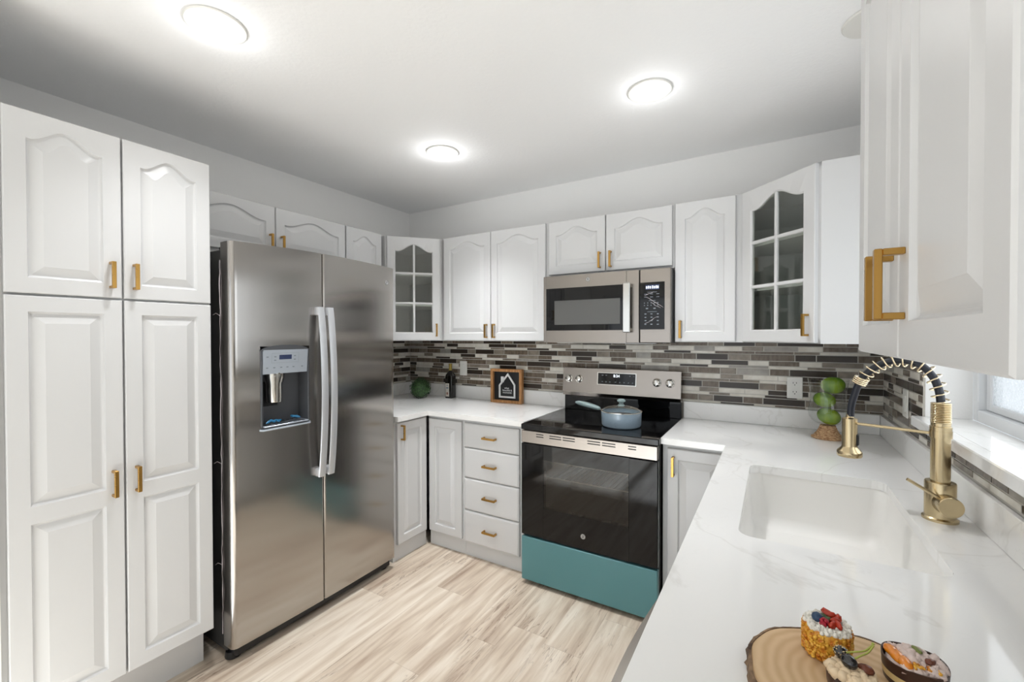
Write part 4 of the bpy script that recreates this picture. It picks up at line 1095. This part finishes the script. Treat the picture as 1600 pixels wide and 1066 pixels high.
m.build('dried_fruit', REDF, t, smooth=80)
m = MB()
for i in range(3): m.blob((-.005+.003*i, .004-.003*i, .052), (.006, .0045, .005), .3, 2, 2, i)
m.build('leaf_garnish', KIWI, t, smooth=80)
# 2: cream puff with black grapes
cx2, cy2 = .092, .727
t = thing('cream_tart', 'small cream tart topped by shiny black grapes and sprouts, between the two cakes', 'cake', (cx2, cy2, BT))
m = MB().lathe([(.024, 0), (.028, .006), (.029, .018), (.027, .022)], seg=32); m.build('tart_shell', CHOC, t)
m = MB()
for i in range(60):
    a = rr.uniform(0, 2*PI); q = math.sqrt(rr.uniform(0, 1)); m.blob((.023*q*math.cos(a), .023*q*math.sin(a), .024+.006*(1-q)), rr.uniform(.005, .0085), .5, 2, 2, i)
m.build('cream', MILKC, t, smooth=80)
m = MB().blob((-.004, -.002, .040), (.0105, .0085, .0085), .03, 1, 3, 1, rot=-.9); m.build('grape', OLIVE, t, smooth=80)
g2 = MB().blob((-.011, .014, .040), (.009, .008, .008), .03, 1, 3, 2).build('grape', OLIVE, t, smooth=80)
m = MB()
for i in range(40):
    d = Vector((rr.gauss(0, 1), rr.gauss(0, 1), abs(rr.gauss(0, 1)))).normalized(); m.blob(Vector((-.011, .014, .040))+Vector((d.x*.009, d.y*.008, d.z*.008)), (.0014, .0008, .0006), 0, 1, 1, rot=rr.uniform(0, 3))
m.build('sesame_seeds', SESAME, g2)
m = MB()
m.tube(catmull([(-.006, .010, .044), (.004, .014, .046), (.016, .022, .047), (.026, .036, .050)], 5), .0012, 6)
m.tube(catmull([(.002, -.002, .046), (.010, .008, .047), (.019, .020, .047), (.027, .035, .050)], 5), .0012, 6)
m.blob((.027, .038, .051), (.0022, .003, .0015), 0, 1, 1); m.build('sprout', STEMG, t, smooth=80)
m = MB().blob((.014, .004, .033), (.010, .008, .006), .3, 2, 2, 4); m.build('fig_piece', PECAN, t, smooth=80)
# 3: chocolate cup with orange slices
cx3, cy3 = .166, .786
t = thing('chocolate_cup_cake', 'dark chocolate cup cake with orange slice, cream and nuts at the board right', 'cake', (cx3, cy3, BT))
m = MB(); 
Rr = lambda r_, z_, w_=0: [(r_*math.cos(2*PI*i/48), r_*math.sin(2*PI*i/48), z_+w_*math.sin(6*PI*i/48)) for i in range(48)]
m.use(CHOC).rings([Rr(.030, 0), Rr(.0325, .002), Rr(.0335, .009)], True, False)
m.use(CREAMB).rings([Rr(.0335, .009), Rr(.0342, .018)], False, False)
m.use(CHOC).rings([Rr(.0342, .018), Rr(.0352, .034, .0012), Rr(.0335, .034, .0012), Rr(.032, .026), Rr(.030, .004)], False, True)
m.build('chocolate_cup', None, t, smooth=60)
m = MB()
for i in range(90):
    a = rr.uniform(0, 2*PI); q = math.sqrt(rr.uniform(0, 1)); x, y = .029*q*math.cos(a), .029*q*math.sin(a)
    if x < -.014 and y < .014: continue
    m.blob((x, y, .031+.006*(1-q)+rr.uniform(0, .003)), rr.uniform(.004, .008), .5, 2, 2, i)
m.lathe([(.031, .024), (.029, .032), (.0, .034)], seg=28); m.build('cream', PINKC, t, smooth=80)
m = MB()
for k, (x, y) in enumerate(((-.023, .002), (-.019, -.008), (-.013, -.018))): m.blob((x, y, .036), (.0085, .014, .006), .15, 1, 2, k, rot=.3-.1*k)
m.build('orange_slice', ORSL, t, smooth=80)
m = MB()
for i in range(26):
    m.blob((rr.uniform(-.008, .022), rr.uniform(-.030, -.014), .037+rr.uniform(0, .003)), rr.uniform(.0015, .003), .4, 2, 1, i)
m.build('orange_crumbs', ORANGE, t, smooth=60)
MB().blob((.004, .006, .045), (.0085, .0042, .0022), .1, 1, 2, 1, rot=2.0).build('pumpkin_seed', PUMP, t, smooth=80)
MB().blob((.014, -.010, .042), (.007, .0045, .0035), .4, 2, 2, 3, rot=.6).build('pecan_piece', PECAN, t, smooth=80)
